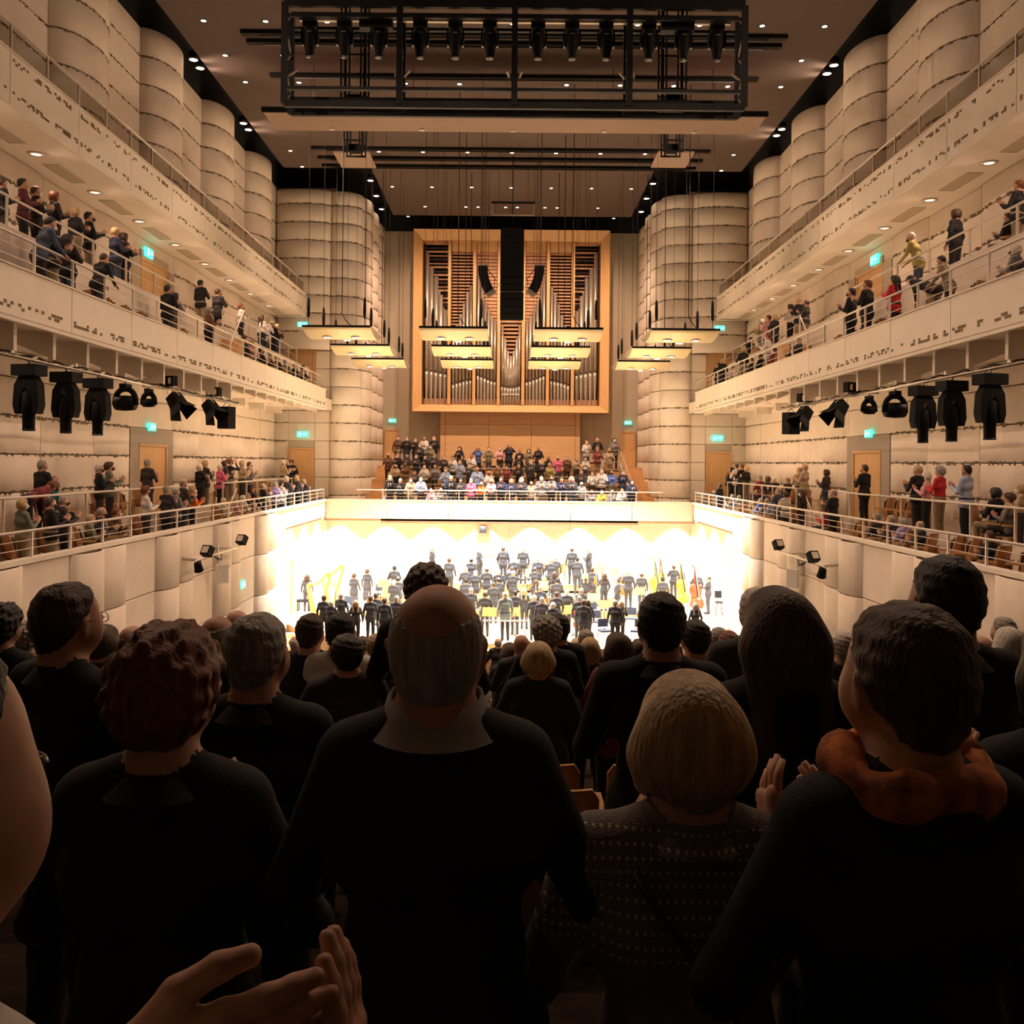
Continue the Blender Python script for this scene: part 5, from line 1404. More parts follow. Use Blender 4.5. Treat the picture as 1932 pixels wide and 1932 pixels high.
# ------------------------------------------------------------------ choir audience (facing the camera)
choir = """187,133,br;276,145,k;346,155,k;428,140,w;496,132,k;1455,168,w;1522,142,k;1672,150,g
408,185,d;474,195,o;657,207,k,L;775,212,b,H;840,210,o;913,208,pp;965,195,n,H;1040,225,k;1087,222,o,L;1152,207,k;1523,213,rd;1597,220,t
255,248,br;292,252,k;330,252,d;522,255,d;578,265,w;545,265,d;718,255,w;1218,272,k;1272,268,p;1337,265,br;1385,270,t;1447,275,w
390,258,d;456,265,k;598,262,k;660,292,lb;716,318,d;1030,262,k;1110,290,d;1162,288,k;1218,308,ye
260,322,t;312,305,br;437,322,w;503,325,g;570,337,lb;768,333,lb;842,360,w;903,330,br;945,330,rd;1028,320,k;1420,355,d;1490,362,w;1548,345,w;1610,355,b;1682,355,n;375,358,d
217,388,k;285,408,k;365,402,t;420,397,lb;650,388,k;700,405,d;742,410,p;815,430,or;893,410,pp;950,398,n;1028,410,n;1095,425,t;1160,390,g;1222,390,g;1298,400,n;1360,428,g;1340,395,d;1093,402,d;1720,415,n;507,475,pp,S;570,470,g,S;1435,490,g,S;1475,495,y,B;1560,475,g,S;1627,468,w,S"""
def relax(xs, gap, it=200):
    xs = list(xs)
    for _ in range(it):
        for i in range(len(xs) - 1):
            d = xs[i + 1] - xs[i]
            if d < gap: e = (gap - d) / 2; xs[i] -= e; xs[i + 1] += e
    return xs
rowp = {r: [] for r in range(6)}
for line in choir.split('\n'):
    for it in line.split(';'):
        q = it.split(',')
        px, py = 670 + float(q[0]) / 3.331, 780 + float(q[1]) / 3.331
        best = None
        for r, (z, h) in enumerate(CH):
            p = at_z(px, py, z); hh = p.z - h
            tgt = 1.28 if len(q) > 3 and q[3] in 'SB' else 1.69
            if best is None or abs(hh - tgt) < best[0]: best = (abs(hh - tgt), r, p, hh)
        rowp[best[1]].append((best[2].x, best[3], q[2], q[3] if len(q) > 3 else ''))
ROWN = ['front', 'second', 'third', 'fourth', 'fifth', 'top']
for r, lst in rowp.items():
    lst.sort(); rx = relax([min(5.95, max(-5.95, a[0])) for a in lst], 0.50)
    for i, (x, hh, c, fl) in enumerate(lst):
        sex, hr, hk = auto_look(rp, 0.5)
        if c in 'ppplb,w,pp'.split(',') and rp.random() < 0.5: sex = 'f'
        pose = {'S': 'seat', 'B': 'seat', 'H': 'high'}.get(fl, 'clap')
        if fl == 'L': sex, hk, hr = 'f', 'long', 'k'
        if i == 0 and r == 5: pose, hk, hr = 'down', 'short', 'k'
        x = rx[i]
        hgt = min(1.88, max(1.52, hh)) if pose != 'seat' else min(1.38, max(1.2, hh))
        mk = rp.choice(['w', 'w', 'k', None]) if r < 6 else None
        z, h = CH[r]
        o = person((x, z - 0.08 + (0.0 if pose != 'seat' else 0.1), h), math.pi + rp.uniform(-0.25, 0.25) + x * 0.02, hgt, c, hr, hk, pose, sex, coat=rp.random() < 0.6, bot=rp.choice(['k', 'd', 'k', 'dn', 'kh']), mask=mk, skin=rp.randint(0, 2), build=rp.uniform(0.95, 1.06))
        tag(o, 'listener in %s, %s from left in %s choir row' % (desc(c, hr, hk), ordn(i), ROWN[r]), 'person', 'choir gallery audience')

# ------------------------------------------------------------------ balcony audience
BAL = {
 ('low', -1): """80.6,868,b,k,g,short,m;50,905,b,rd,r,bob,f,bend;110,909,b,te,br,bob,f,seat;188,875,b,k,w,short,m;207,872,b,gr,br,curly,f;279,866,b,d,g,short,m
43,940,f,gr,bl,bob,f;97,939,f,k,br,short,m;120,935,f,d,g,short,m;191,957,f,d,g,fringe,m,seat;184,973,f,o,bl,short,f,seat;226,958,f,br,r,short,f,seat;276,917,f,w,r,curly,f;315,916,f,d,g,short,m;344,903,f,d,g,fringe,m;336,921,f,g,g,short,m;364,916,f,or,bl,bob,f
379,876,b,k,w,bob,f;386,868,b,d,bl,short,m;416,876,b,p,w,short,f;424,868,b,d,br,bob,f;433,862,b,k,r,curly,f,high;457,868,b,t,bl,bob,f;471,871,b,g,br,short,m
427,941,f,w,w,short,f,seat;446,935,f,pp,bl,bob,f,seat;463,934,f,w,w,bob,f,seat;472,930,f,d,g,short,m,seat;485,928,f,k,k,bob,f,seat;497,912,f,k,g,short,m;520,908,f,l,g,short,f;531,908,f,w,k,short,m;541,898,f,d,w,short,m;560,897,f,d,bl,bob,f;574,904,f,d,g,short,m
535,866,b,t,w,bob,f;545,864,b,k,bl,bob,f;555,860,b,k,k,short,m;567,864,b,k,br,short,m""",
 ('low', 1): """1321,883,b,k,g,fringe,m,down;1380,881,b,k,k,bob,f;1390,872,b,w,k,short,m;1399,873,b,k,r,short,m;1408,880,b,k,bl,bob,f;1430,893,b,rd,g,short,m,seat;1445,898,b,d,br,bob,f,seat;1457,899,b,d,w,short,m,seat;1482,897,b,d,g,fringe,m,seat;1518,871,b,t,bl,short,m;1508,880,b,t,g,fringe,m;1559,885,b,d,br,bob,f;1631,876,b,k,br,short,m
1736,878,b,k,bl,short,m;1744,889,b,pp,w,bob,f;1773,880,b,r,g,curly,f;1823,864,b,lb,k,short,m;1872,917,b,k,k,bob,f,seat;1898,930,b,g,br,curly,f,seat;1926,917,b,t,bl,bob,f
1358,912,f,k,br,bob,f;1378,934,f,g,g,short,f,seat;1390,937,f,g,g,short,m,seat;1431,939,f,b,g,short,m,seat;1442,940,f,n,g,short,m,seat;1456,933,f,lb,bl,bob,f,seat;1469,920,f,dn,g,fringe,m;1482,927,f,w,br,bob,f;1513,923,f,k,br,long,f,down;1572,922,f,k,g,fringe,m;1557,934,f,r,br,bob,f,seat
1648,967,f,d,g,short,m,seat;1675,972,f,d,g,short,m,seat;1697,986,f,l,g,curly,f,seat;1729,986,f,d,g,fringe,m,seat;1859,1001,f,k,br,short,m,seat""",
 ('mid', -1): """5,361,b,k,br,short,m;50,340,b,m,k,short,m;63,347,b,d,br,fringe,m;103,358,b,k,r,bob,f;142,391,b,k,bl,bob,f;169,399,b,k,k,short,m;220,414,b,n,bl,short,m;233,433,b,k,br,bob,f;379,528,b,k,k,short,m;412,545,b,d,br,short,m;455,573,b,w,r,short,f;494,592,b,w,br,long,f;503,593,b,w,bl,bob,f;515,604,b,k,bl,bob,f;523,611,b,k,bl,bob,f
63,401,f,dn,k,short,m,lean;98,421,f,k,br,bob,f;128,441,f,k,k,long,f;174,472,f,k,br,short,m,lean;320,539,f,k,k,short,m;328,550,f,g,k,bob,f;394,578,f,br,g,bob,f;465,613,f,d,br,short,m,seat;479,618,f,pp,bl,bob,f,seat
497,655,f,d,br,short,m,seat;512,664,f,br,g,bob,f,seat;527,671,f,d,bl,bob,f,seat;543,678,f,gr,g,short,m,seat;560,684,f,k,bl,short,f,seat;575,689,f,k,k,short,m,seat""",
 ('mid', 1): """1914,344,b,k,r,short,m;1803,394,b,k,br,bob,f,down;1734,433,b,ye,w,short,m,lean;1901,413,b,d,br,short,f,seat;1508,561,b,k,bl,fringe,m;1521,566,b,d,br,short,m;1491,573,b,w,br,bob,f;1462,593,b,k,bl,bob,f;1450,593,b,pp,r,short,m;1437,600,b,o,g,bob,f;1413,629,b,k,k,short,m,seat
1803,489,f,kh,k,short,m,lean;1763,507,f,k,k,short,m,bend;1908,462,f,g,w,bob,f,seat;1688,519,f,r,k,long,f;1636,528,f,k,r,short,m;1606,541,f,k,k,short,m;1449,629,f,w,r,short,m;1403,654,f,k,bl,bob,f;1457,656,f,rd,br,short,f,seat;1491,644,f,d,w,short,f,seat;1503,641,f,d,g,short,m,seat
1364,676,f,k,bl,bob,f;1355,684,f,k,br,short,m;1380,690,f,w,br,short,m,seat;1396,684,f,w,bl,bob,f,seat;1415,678,f,d,br,short,m,seat;1432,671,f,k,br,bob,f,seat"""}
XROW = {'f': 9.55, 'b': 10.95}
FLR = {('low', 'f'): F_LF, ('low', 'b'): F_LB, ('mid', 'f'): F_MF, ('mid', 'b'): F_MB}
for (lev, sg), txt in BAL.items():
    rows = {'f': [], 'b': []}
    for it in txt.replace('\n', ';').split(';'):
        q = it.split(',')
        px, py, rw = float(q[0]), float(q[1]), q[2]
        X = sg * XROW[rw]
        p = at_x(px, py, X)
        rows[rw].append([p.y, p, q])
    for rw, lst in rows.items():
        lst.sort(key=lambda a: -a[0]); rz_ = [-v for v in relax([-min(a[0], 46.2) for a in lst], 0.56)]
        for i, (zz, p, q) in enumerate(lst):
            c, hr, hk, sex = q[3:7]; pose = q[7] if len(q) > 7 else 'clap'
            z = min(rz_[i], 46.8)
            fl = FLR[(lev, rw)]
            hh = p.z - fl
            if pose == 'seat': hgt = min(1.40, max(1.18, hh))
            elif pose == 'bend': hgt = 1.7
            else: hgt = min(1.90, max(1.50, hh))
            yaw = sg * R(38) + rp.uniform(-0.3, 0.3)
            dx = -sg * 0.12 if pose == 'lean' and rw == 'f' else 0.0
            if pose == 'seat': dx = sg * 0.12
            o = person((sg * XROW[rw] + dx, z, fl), yaw, hgt, c, hr, hk if hk != 'none' else None, pose, sex, coat=(sex == 'm') or rp.random() < 0.4, bot=rp.choice(['k', 'd', 'k', 'dn', 'kh']), mask=rp.choice(['w', 'w', None, 'k']), skin=rp.randint(0, 2), build=rp.uniform(0.96, 1.08))
            tag(o, 'listener in %s, %s from stage, %s %s balcony %s row' % (desc(c, hr, hk), ordn(i), {'low': 'lower', 'mid': 'middle'}[lev], SIDE[sg], {'f': 'front', 'b': 'back'}[rw]), 'person', '%s %s balcony audience' % ({'low': 'lower', 'mid': 'middle'}[lev], SIDE[sg]))

# ------------------------------------------------------------------ folding seats
def make_seat(label, group, down=False):
    t = thing('folding_seat', label, 'seat', (0, 0, 0), 0, group)
    def curved(y0, z0, y1, z1, w0, w1, th, cur, m, name):
        mb = MB(); n = 6
        for side in (0, 1):
            for zz, yy, w in ((z0, y0, w0), ((z0 + z1) / 2, (y0 + y1) / 2, (w0 + w1) / 2 * 1.02), (z1 - 0.05, y1 * 0.9 + y0 * 0.1, w1), (z1, y1, w1 * 0.86)):
                for i in range(n + 1):
                    u = 2 * i / n - 1
                    mb.v.append((u * w, yy + cur * u * u + side * th, zz))
        N = n + 1
        for s2 in (0, 1):
            for r in range(3):
                for i in range(n):
                    a = s2 * 4 * N + r * N + i; f = (a, a + 1, a + N + 1, a + N)
                    mb.f.append(f if s2 == 0 else f[::-1]); mb.m.append(0); mb.sm.append(True)
        for i in range(n):
            for r in (0, 3):
                a = r * N + i; f = (a, a + 4 * N, a + 4 * N + 1, a + 1); mb.f.append(f); mb.m.append(0); mb.sm.append(False)
        for r in range(3):
            for i in (0, n):
                a = r * N + i; mb.f.append((a, a + N, a + N + 4 * N, a + 4 * N)); mb.m.append(0); mb.sm.append(False)
        return mb.obj(name, M[m], t)
    b = curved(-0.22, 0.42, -0.34, 0.90, 0.24, 0.24, 0.025, 0.03, 'seatwood', 'backrest')
    curved(-0.185, 0.47, -0.295, 0.86, 0.21, 0.21, 0.045, 0.03, 'fabric', 'back_cushion')
    if down:
        MB().box(-0.22, 0.22, -0.16, 0.24, 0.33, 0.37).obj('seat_cushion', M['fabric'], t)
        MB().box(-0.23, 0.23, -0.17, 0.25, 0.305, 0.33).obj('seat_shell', M['seatwood'], t)
    else:
        MB().box(-0.22, 0.22, -0.14, -0.09, 0.40, 0.80).obj('tip_up_seat', M['fabric'], t, rot=(R(6), 0, 0))
        MB().box(-0.23, 0.23, -0.09, -0.065, 0.40, 0.82).obj('seat_shell', M['seatwood'], t, rot=(R(6), 0, 0))
    for x in (-0.27, 0.27):
        mb = MB(); mb.box(x - 0.02, x + 0.02, -0.28, -0.18, 0, 0.55); mb.box(x - 0.03, x + 0.03, -0.30, 0.10, 0.55, 0.60); mb.obj('arm_support', M['seatwood'], t)
    return t
seats = {}
def taken(loc):
    return any(abs(o.location.x - loc[0]) < 0.50 and abs(o.location.y - loc[1]) < 0.34 and abs(o.location.z - loc[2]) < 0.25 for o in PEOPLE)
def put_seat(label, group, loc, rz, force=False):
    if not force and taken(loc): return
    if label not in seats:
        if not seats: s = make_seat(label, group); s.location = loc; s.rotation_euler[2] = rz
        else: s = dup(next(iter(seats.values())), loc, rz, label); s['group'] = group
        seats[label] = s
    else: dup(seats[label], loc, rz)
for sg in (-1, 1):
    for rw, x, fl, n0 in (('front', 9.98, F_LF, 14.6), ('back', 11.35, F_LB, 15.2)):
        z = n0
        while z < 45.5:
            if not (29.3 < z < 33.2):
                put_seat('dark folding seat with beech shell in the %s row of the lower %s balcony' % (rw, SIDE[sg]), 'lower %s balcony %s row seats' % (SIDE[sg], rw), (sg * x, z, fl), sg * R(38))
            z += 0.72
    z = 16.0
    while z < 44:
        if not (29.3 < z < 33.2): put_seat('dark folding seat with beech shell in the front row of the middle %s balcony' % SIDE[sg], 'middle %s balcony front row seats' % SIDE[sg], (sg * 9.95, z, F_MF), sg * R(38))
        z += 1.05
occ = None; nocc = 0
for o in list(PEOPLE):                      # lowered seats under the seated balcony listeners
    if o.data == BODY.get(('seat', 'm', True, 'trousers'), (None,))[0] or o.data in [b[0] for k_, b in BODY.items() if k_[0] == 'seat']:
        if o.location.y > 46.15 and abs(o.location.x) < 7: continue
        lab = 'lowered folding seat under the ' + o['label'].split(', ', 2)[2].replace(' balcony', '') + ' listener'
        p_ = Matrix.Rotation(o.rotation_euler[2], 4, 'Z') @ V3((0, 0.0, 0)); l_ = (o.location.x + p_.x, o.location.y + p_.y, o.location.z)
        if occ is None: occ = make_seat(lab, 'occupied balcony seats', True); occ.location = l_; occ.rotation_euler[2] = o.rotation_euler[2]
        else: dup(occ, l_, o.rotation_euler[2], lab)
for r in range(0, 5):
    z, h = CH[r]
    for i in range(14):
        put_seat('dark folding seat in %s row of the choir gallery' % ROWN[r], 'choir gallery %s row seats' % ROWN[r], (-5.6 + 0.86 * i + (0.2 if r % 2 else 0), z + 0.46, h), math.pi)
# ------------------------------------------------------------------ stalls audience, seen from behind
HW = {'short': 0.181, 'fringe': 0.175, 'buzz': 0.167, 'bob': 0.235, 'long': 0.20, 'curly': 0.238, 'bun': 0.182, None: 0.163}
def stall(cx, ty, w, top, hr, hk, sex, label, pose='clap', yaw=0.0, hero=False, sh=1.0, **kw):
    s = w / HW[hk]; Z = FPX / s
    p = at_z(cx, ty, Z); fl = floor_at(Z); hgt = p.z - fl
    if hero:
        me, hm = body(pose, sex, kw.get('coat', True), 0.0115, drop=1.755 + kw.get('hs', -0.012) - hgt, sh=sh, neck=kw.get('neck', 1.0), hs=kw.get('hs', -0.012))
        o = person((p.x, Z, fl), yaw, 1.75, top, hr, hk, pose, sex, mesh=me, hm=hm, skin=kw.get('skin', 0))
        o_hm = hm
        if kw.get('band', True):
            mb = MB(); N = 20; hz = hm.translation.z; nk = kw.get('neck', 1.0) * (0.94 if sex == 'f' else 1.0)
            for r, z in ((0.070 * nk, -0.17), (0.071 * nk, -0.138), (0.076 * nk, -0.136), (0.088 * nk, -0.152), (0.118, -0.185)):
                for i in range(N):
                    a = 2 * math.pi * i / N; mb.v.append((r * math.cos(a), -0.022 + r * 0.98 * math.sin(a), hz + z + 0.010 * max(0.0, -math.sin(a))))
            for k in range(4):
                for i in range(N): mb.f.append((k * N + i, k * N + (i + 1) % N, (k + 1) * N + (i + 1) % N, (k + 1) * N + i)); mb.m.append(0); mb.sm.append(True)
            mb.obj('neckline', M['cl_' + top], o)
    else:
        hgt = min(1.93, max(1.5, hgt))
        o = person((p.x, Z, fl), yaw, hgt, top, hr, hk, pose, sex, coat=kw.get('coat', True), skin=kw.get('skin', 0), build=kw.get('build', 1.0) * 1.74 / hgt if hgt < 1.66 else 1.0)
        o_hm = None
    tag(o, label, 'person', 'stalls audience')
    return o, o_hm

M['knit'] = mat('grey_knit', (0.22, 0.19, 0.18), 0.95, bump=0.4, bs=220)
nt = M['knit'].node_tree                        # rows of open stitches
tc = nt.nodes.new('ShaderNodeTexCoord'); sx_ = nt.nodes.new('ShaderNodeSeparateXYZ'); nt.links.new(tc.outputs['Object'], sx_.inputs[0])
def mth(op, a, b=None):
    n = nt.nodes.new('ShaderNodeMath'); n.operation = op
    for i, v in enumerate((a, b)):
        if v is None: continue
        if isinstance(v, (int, float)): n.inputs[i].default_value = v
        else: nt.links.new(v, n.inputs[i])
    return n.outputs[0]
a_ = mth('SINE', mth('MULTIPLY', sx_.outputs['Z'], 260.0)); b_ = mth('SINE', mth('MULTIPLY', sx_.outputs['X'], 430.0))
dots = mth('MULTIPLY', mth('GREATER_THAN', a_, 0.72), mth('GREATER_THAN', b_, 0.35))
band = mth('MULTIPLY', dots, mth('MULTIPLY', mth('GREATER_THAN', sx_.outputs['Z'], 1.02), mth('LESS_THAN', sx_.outputs['Z'], 1.24)))
mx = nt.nodes.new('ShaderNodeMixRGB'); nt.links.new(band, mx.inputs[0]); mx.inputs[1].default_value = (0.20, 0.17, 0.16, 1); mx.inputs[2].default_value = (0.75, 0.62, 0.42, 1)
nt.links.new(mx.outputs[0], nt.nodes['Principled BSDF'].inputs['Base Color'])
M['shirt'] = mat('pale_shirt_cotton', (0.30, 0.28, 0.26), 0.85, var=0.06, vs=30)
M['scarf'] = mat('orange_patterned_scarf', (0.50, 0.16, 0.05), 0.9, var=0.7, vs=22)
M['bagstrap'] = mat('strap', (0.03, 0.02, 0.02), 0.7)

# the large figures near the camera
o, hm = stall(826, 1098, 172, 'k', 'g', 'buzz', 'm', 'tall bald man in a black jumper standing in front of the camera', hero=True, hs=-0.026, sh=0.86, neck=1.05, skin=1, band=False)
hz = hm.translation.z
mb = MB(); N = 20
for k, (r, z) in enumerate(((0.080, -0.13), (0.079, -0.078), (0.085, -0.076), (0.095, -0.106), (0.124, -0.138))):
    for i in range(N):
        a = 2 * math.pi * i / N; mb.v.append((r * 1.02 * math.cos(a), -0.012 + r * 0.95 * math.sin(a), hz + z + 0.012 * math.sin(a)))
for k in range(4):
    for i in range(N): mb.f.append((k * N + i, k * N + (i + 1) % N, (k + 1) * N + (i + 1) % N, (k + 1) * N + i)); mb.m.append(0); mb.sm.append(True)
mb.obj('shirt_collar', M['shirt'], o)
o, hm = stall(1302, 1274, 232, 'k', 'bl', 'bob', 'f', 'person with a blond bob and grey knitted jumper standing close to the camera', hero=True, sh=1.2, coat=True, band=False)
o.material_slots[1].material = M['knit']
hz = hm.translation.z
mb = MB(); mb.tube([(-0.12, -0.105, hz - 0.21), (-0.05, -0.142, hz - 0.30), (0.06, -0.15, hz - 0.45), (0.14, -0.13, hz - 0.60)], 0.006, 6); mb.obj('bag_strap', M['bagstrap'], o)
mb = MB(); N = 20
for k, (r, z) in enumerate(((0.070, -0.15), (0.070, -0.118), (0.075, -0.116), (0.088, -0.145), (0.118, -0.178))):
    for i in range(N):
        a = 2 * math.pi * i / N; mb.v.append((r * math.cos(a), -0.012 + r * 0.95 * math.sin(a), hz + z))
for k in range(4):
    for i in range(N): mb.f.append((k * N + i, k * N + (i + 1) % N, (k + 1) * N + (i + 1) % N, (k + 1) * N + i)); mb.m.append(0); mb.sm.append(True)
mb.obj('high_collar', M['knit'], o)
o, hm = stall(316, 1195, 222, 'k', 'r', 'curly', 'f', 'person with bushy auburn hair and black low-backed top', hero=True, coat=False)
o, hm = stall(1708, 1143, 212, 'k', 'br', 'short', 'f', 'person with dark hair and an orange patterned scarf over a black jacket', hero=True, yaw=R(12))
hz = hm.translation.z
mb = MB(); pts = []; rs = []
for i in range(25):
    a = 2 * math.pi * i / 24; pts.append((0.108 * math.cos(a), -0.015 + 0.095 * math.sin(a), hz - 0.134 + 0.010 * math.sin(3 * a) + 0.012 * math.sin(a))); rs.append(0.036 + 0.005 * math.sin(5 * a) + 0.003 * math.sin(11 * a))
mb.tube(pts, rs, 10); mb.obj('scarf', M['scarf'], o)
o, hm = stall(130, 1102, 106, 'k', 'br', 'short', 'm', 'man with brown hair and glasses in a black jacket on the far left', hero=True, yaw=-R(28))
mb = MB()
for sx in (-1, 1):
    pts = [hm @ V3((sx * 0.033 + 0.022 * math.cos(a), 0.108, 0.008 + 0.017 * math.sin(a))) for a in np.linspace(0, 2 * math.pi, 13)]
    mb.tube(pts, 0.002, 5); mb.tube([hm @ V3((sx * 0.055, 0.108, 0.012)), hm @ V3((sx * 0.09, 0.0, 0.012))], 0.002, 5)
mb.tube([hm @ V3((-0.012, 0.11, 0.01)), hm @ V3((0.012, 0.11, 0.01))], 0.002, 5)
mb.obj('glasses', M['steel'], o)
stall(487, 1160, 112, 'k', 'g', 'short', 'm', 'man with short grey hair in a dark coat left of the bald man', hero=True, yaw=-R(8))
stall(1468, 1110, 132, 'k', 'br', 'long', 'f', 'person with long straight brown hair in black right of centre', hero=True, yaw=R(10))
stall(1783, 1052, 120, 'k', 'k', 'short', 'm', 'tall man with short black hair at the right below the balcony', hero=True, yaw=R(5))
stall(1247, 1120, 88, 'k', 'k', 'short', 'm', 'broad man in a dark suit right of centre seen from behind', hero=True, sh=1.08)
stall(2030, 1150, 215, 'k', 'k', 'bob', 'f', 'person in a dark coat cut off by the right edge of the photo', hero=True)
stall(805, 1067, 82, 'k', 'br', 'curly', 'm', 'tall man with dark curly hair rising behind the bald man')
# further back
L2 = [(5, 1142, 76, 'k', 'k', 'curly', 'f', 'person with dark curly hair at the left edge'), (52, 1175, 60, 'd', 'g', 'curly', 'f', 'person with wavy grey hair at the far left'),
      (195, 1178, 68, 'd', 'br', 'bob', 'f', 'person with a brown bob right of the man with glasses'), (250, 1178, 42, 'd', 'g', None, 'm', 'bald person with reddish scalp on the left'),
      (300, 1172, 46, 'g', 'g', 'short', 'm', 'person with grey hair behind the auburn hair'), (312, 1184, 60, 'w', 'w', 'short', 'f', 'person with white hair behind the auburn hair'),
      (411, 1158, 68, 'd', 'g', 'fringe', 'm', 'balding man with a ring of grey hair on the left'), (447, 1148, 44, 'd', 'g', None, 'm', 'bald man in front of the ring of grey hair'),
      (586, 1157, 54, 'k', 'br', 'short', 'm', 'young man with brown hair in a dark jacket below the harps'), (645, 1155, 55, 'w', 'k', 'short', 'm', 'man with black hair in a white jacket'),
      (654, 1216, 62, 'd', 'k', 'short', 'f', 'person with short dark hair in front of the white jacket'), (683, 1200, 28, 'd', 'br', 'short', 'm', 'small brown head right of the white jacket'),
      (711, 1195, 40, 'd', 'bl', 'short', 'f', 'person with blond hair right of the white jacket'), (1030, 1164, 60, 'k', 'g', 'curly', 'm', 'man with curly grey hair right of the bald man'),
      (1054, 1158, 40, 'k', 'k', 'short', 'm', 'man with black hair beside the curly grey hair'), (1016, 1210, 66, 'k', 'bl', 'bob', 'f', 'person with a pale bob in black at the centre'),
      (962, 1212, 34, 'd', 'br', 'long', 'f', 'person with brown ponytail near the centre'), (990, 1207, 36, 'd', 'br', 'bob', 'f', 'brown head left of the pale bob'), (984, 1196, 30, 'd', 'g', None, 'm', 'bald head near the conductor'),
      (1113, 1202, 46, 'd', 'bl', 'bob', 'f', 'person with blond hair left of the patterned dress'), (1166, 1192, 58, 'rd', 'br', 'bob', 'f', 'person in a patterned dark dress with pinned brown hair'),
      (1206, 1205, 36, 'd', 'br', 'bob', 'f', 'brown head left of the dark suit'), (1106, 1187, 30, 'g', 'g', 'short', 'm', 'grey head in the front stalls below the cellos'),
      (1312, 1168, 54, 'k', 'k', 'short', 'm', 'man with black hair right of the dark suit'), (1356, 1183, 34, 'd', 'g', 'short', 'f', 'grey head below the double basses'),
      (1376, 1190, 40, 'rd', 'r', 'short', 'f', 'auburn head left of the long brown hair'), (1430, 1107, 66, 'd', 'w', 'short', 'm', 'white-haired person behind the long brown hair'),
      (1549, 1188, 30, 'd', 'br', 'short', 'm', 'brown head right of the long brown hair'), (1556, 1202, 34, 'd', 'k', 'short', 'm', 'dark head beside the blurred right figure'), (1590, 1190, 46, 'd', 'w', 'short', 'm', 'white head behind the orange scarf'),
      (1848, 1196, 46, 'd', 'br', 'fringe', 'm', 'balding brown head on the far right'), (1893, 1164, 40, 'd', 'g', 'short', 'm', 'grey head at the far right'), (1905, 1182, 56, 'k', 'w', 'long', 'f', 'person with long white hair at the far right'),
      (345, 1188, 30, 'w', 'w', 'short', 'f', 'small white head on the left'), (368, 1190, 28, 'd', 'k', 'short', 'm', 'small dark head on the left'), (470, 1195, 40, 'gr', 'bl', 'short', 'f', 'pale green shoulders beside the grey-haired man')]
for a in L2: stall(*a[:7], a[7] + ' in the stalls', yaw=rp.uniform(-0.3, 0.3), skin=rp.randint(0, 2), pose='clap')
k = 0
for cx in range(560, 1420, 21):                 # the front stalls rows, only heads show
    if any(abs(cx - a[0]) < a[2] * 0.42 for a in L2) or 700 < cx < 935: continue
    sex, hr, hk = auto_look(rp, 0.6)
    w = (24, 15, 19, 13)[k % 4]
    stall(cx + rp.uniform(-4, 4), rp.uniform(1197, 1206), w * HW[hk] / 0.2, rp.choice('kdngd'), hr, hk, sex, 'listener with %s, %s from the left in the front stalls rows' % ((HKDESC[hk] % HNAME[hr]) if hk else 'bald head', ordn(k)), yaw=rp.uniform(-0.3, 0.3)); k += 1

# neighbour on the left with clapping hands
me, hm = body('down', 'f', False, 0.010, drop=0.13, sh=0.95)
nb = person((-0.43, 0.64, floor_at(0.64)), -R(22), 1.75, 'w', 'k', 'short', 'down', 'f', mesh=me, hm=hm, bot='k', skin=0)
tag(nb, 'neighbour in a white shirt clapping at the left edge of the photo', 'person')
def big_hand(wrist, d, nrm, side, elbow, curl):
    w, d, nr, sd = V3(wrist), V3(d).normalized(), V3(nrm).normalized(), V3(side).normalized()
    pr = [(elbow, tuple(w), 0.040, 0.029, 0, 0.02)]
    k = w + d * 0.085
    for o_ in (-0.028, -0.010, 0.010, 0.028): pr.append((tuple(w + sd * o_ * 0.6), tuple(k + sd * o_), 0.018, 0.0135, 0, 0.014))
    for off, ln in ((0.031, 0.070), (0.0105, 0.080), (-0.0105, 0.075), (-0.031, 0.058)):
        a = k + sd * off; b = a + (d + nr * curl * 0.3 + sd * off * 2).normalized() * ln * 0.48; c = b + (d + nr * curl * 0.8).normalized() * ln * 0.30; e = c + (d + nr * curl * 1.2).normalized() * ln * 0.24
        pr += [(tuple(a), tuple(b), 0.0105, 0.0095, 0, 0.006), (tuple(b), tuple(c), 0.0097, 0.0088, 0, 0.005), (tuple(c), tuple(e), 0.0088, 0.0075, 0, 0.005)]
    a = w + sd * 0.026 + d * 0.02; b = a + (sd * 0.7 + d * 0.6 + nr * 0.3).normalized() * 0.045; c = b + (d * 0.9 + sd * 0.25 + nr * 0.3).normalized() * 0.034
    e = c + (d + nr * 0.2).normalized() * 0.024
    pr += [(tuple(a), tuple(b), 0.016, 0.0125, 0, 0.012), (tuple(b), tuple(c), 0.0122, 0.011, 0, 0.005), (tuple(c), tuple(e), 0.011, 0.009, 0, 0.005)]
    return pr
inv = (Matrix.Translation(nb.location) @ Matrix.Rotation(-R(22), 4, 'Z')).inverted()
def wp(px, py, Z): return tuple(at_z(px, py, Z))
prims = big_hand(wp(650, 2185, 0.74), (-0.05, 0.25, 1), (-1, 0.1, 0), (0, -1, 0.1), wp(560, 2500, 0.66), 0.25)
prims2 = big_hand(wp(215, 2040, 0.70), (1, 0.12, 0.25), (0.1, 1, 0), (0, -0.3, 1), wp(-180, 2350, 0.60), 0.35)
for pr in (prims, prims2):
    V, Q, L = blend([(tuple(inv @ V3(p[0])), tuple(inv @ V3(p[1]))) + tuple(p[2:]) for p in pr], 0.0035, pad=0.03)
    ob('clapping_hand', np_mesh('clapping_hand', V, Q, L * 0, [M['sk1']]), nb)

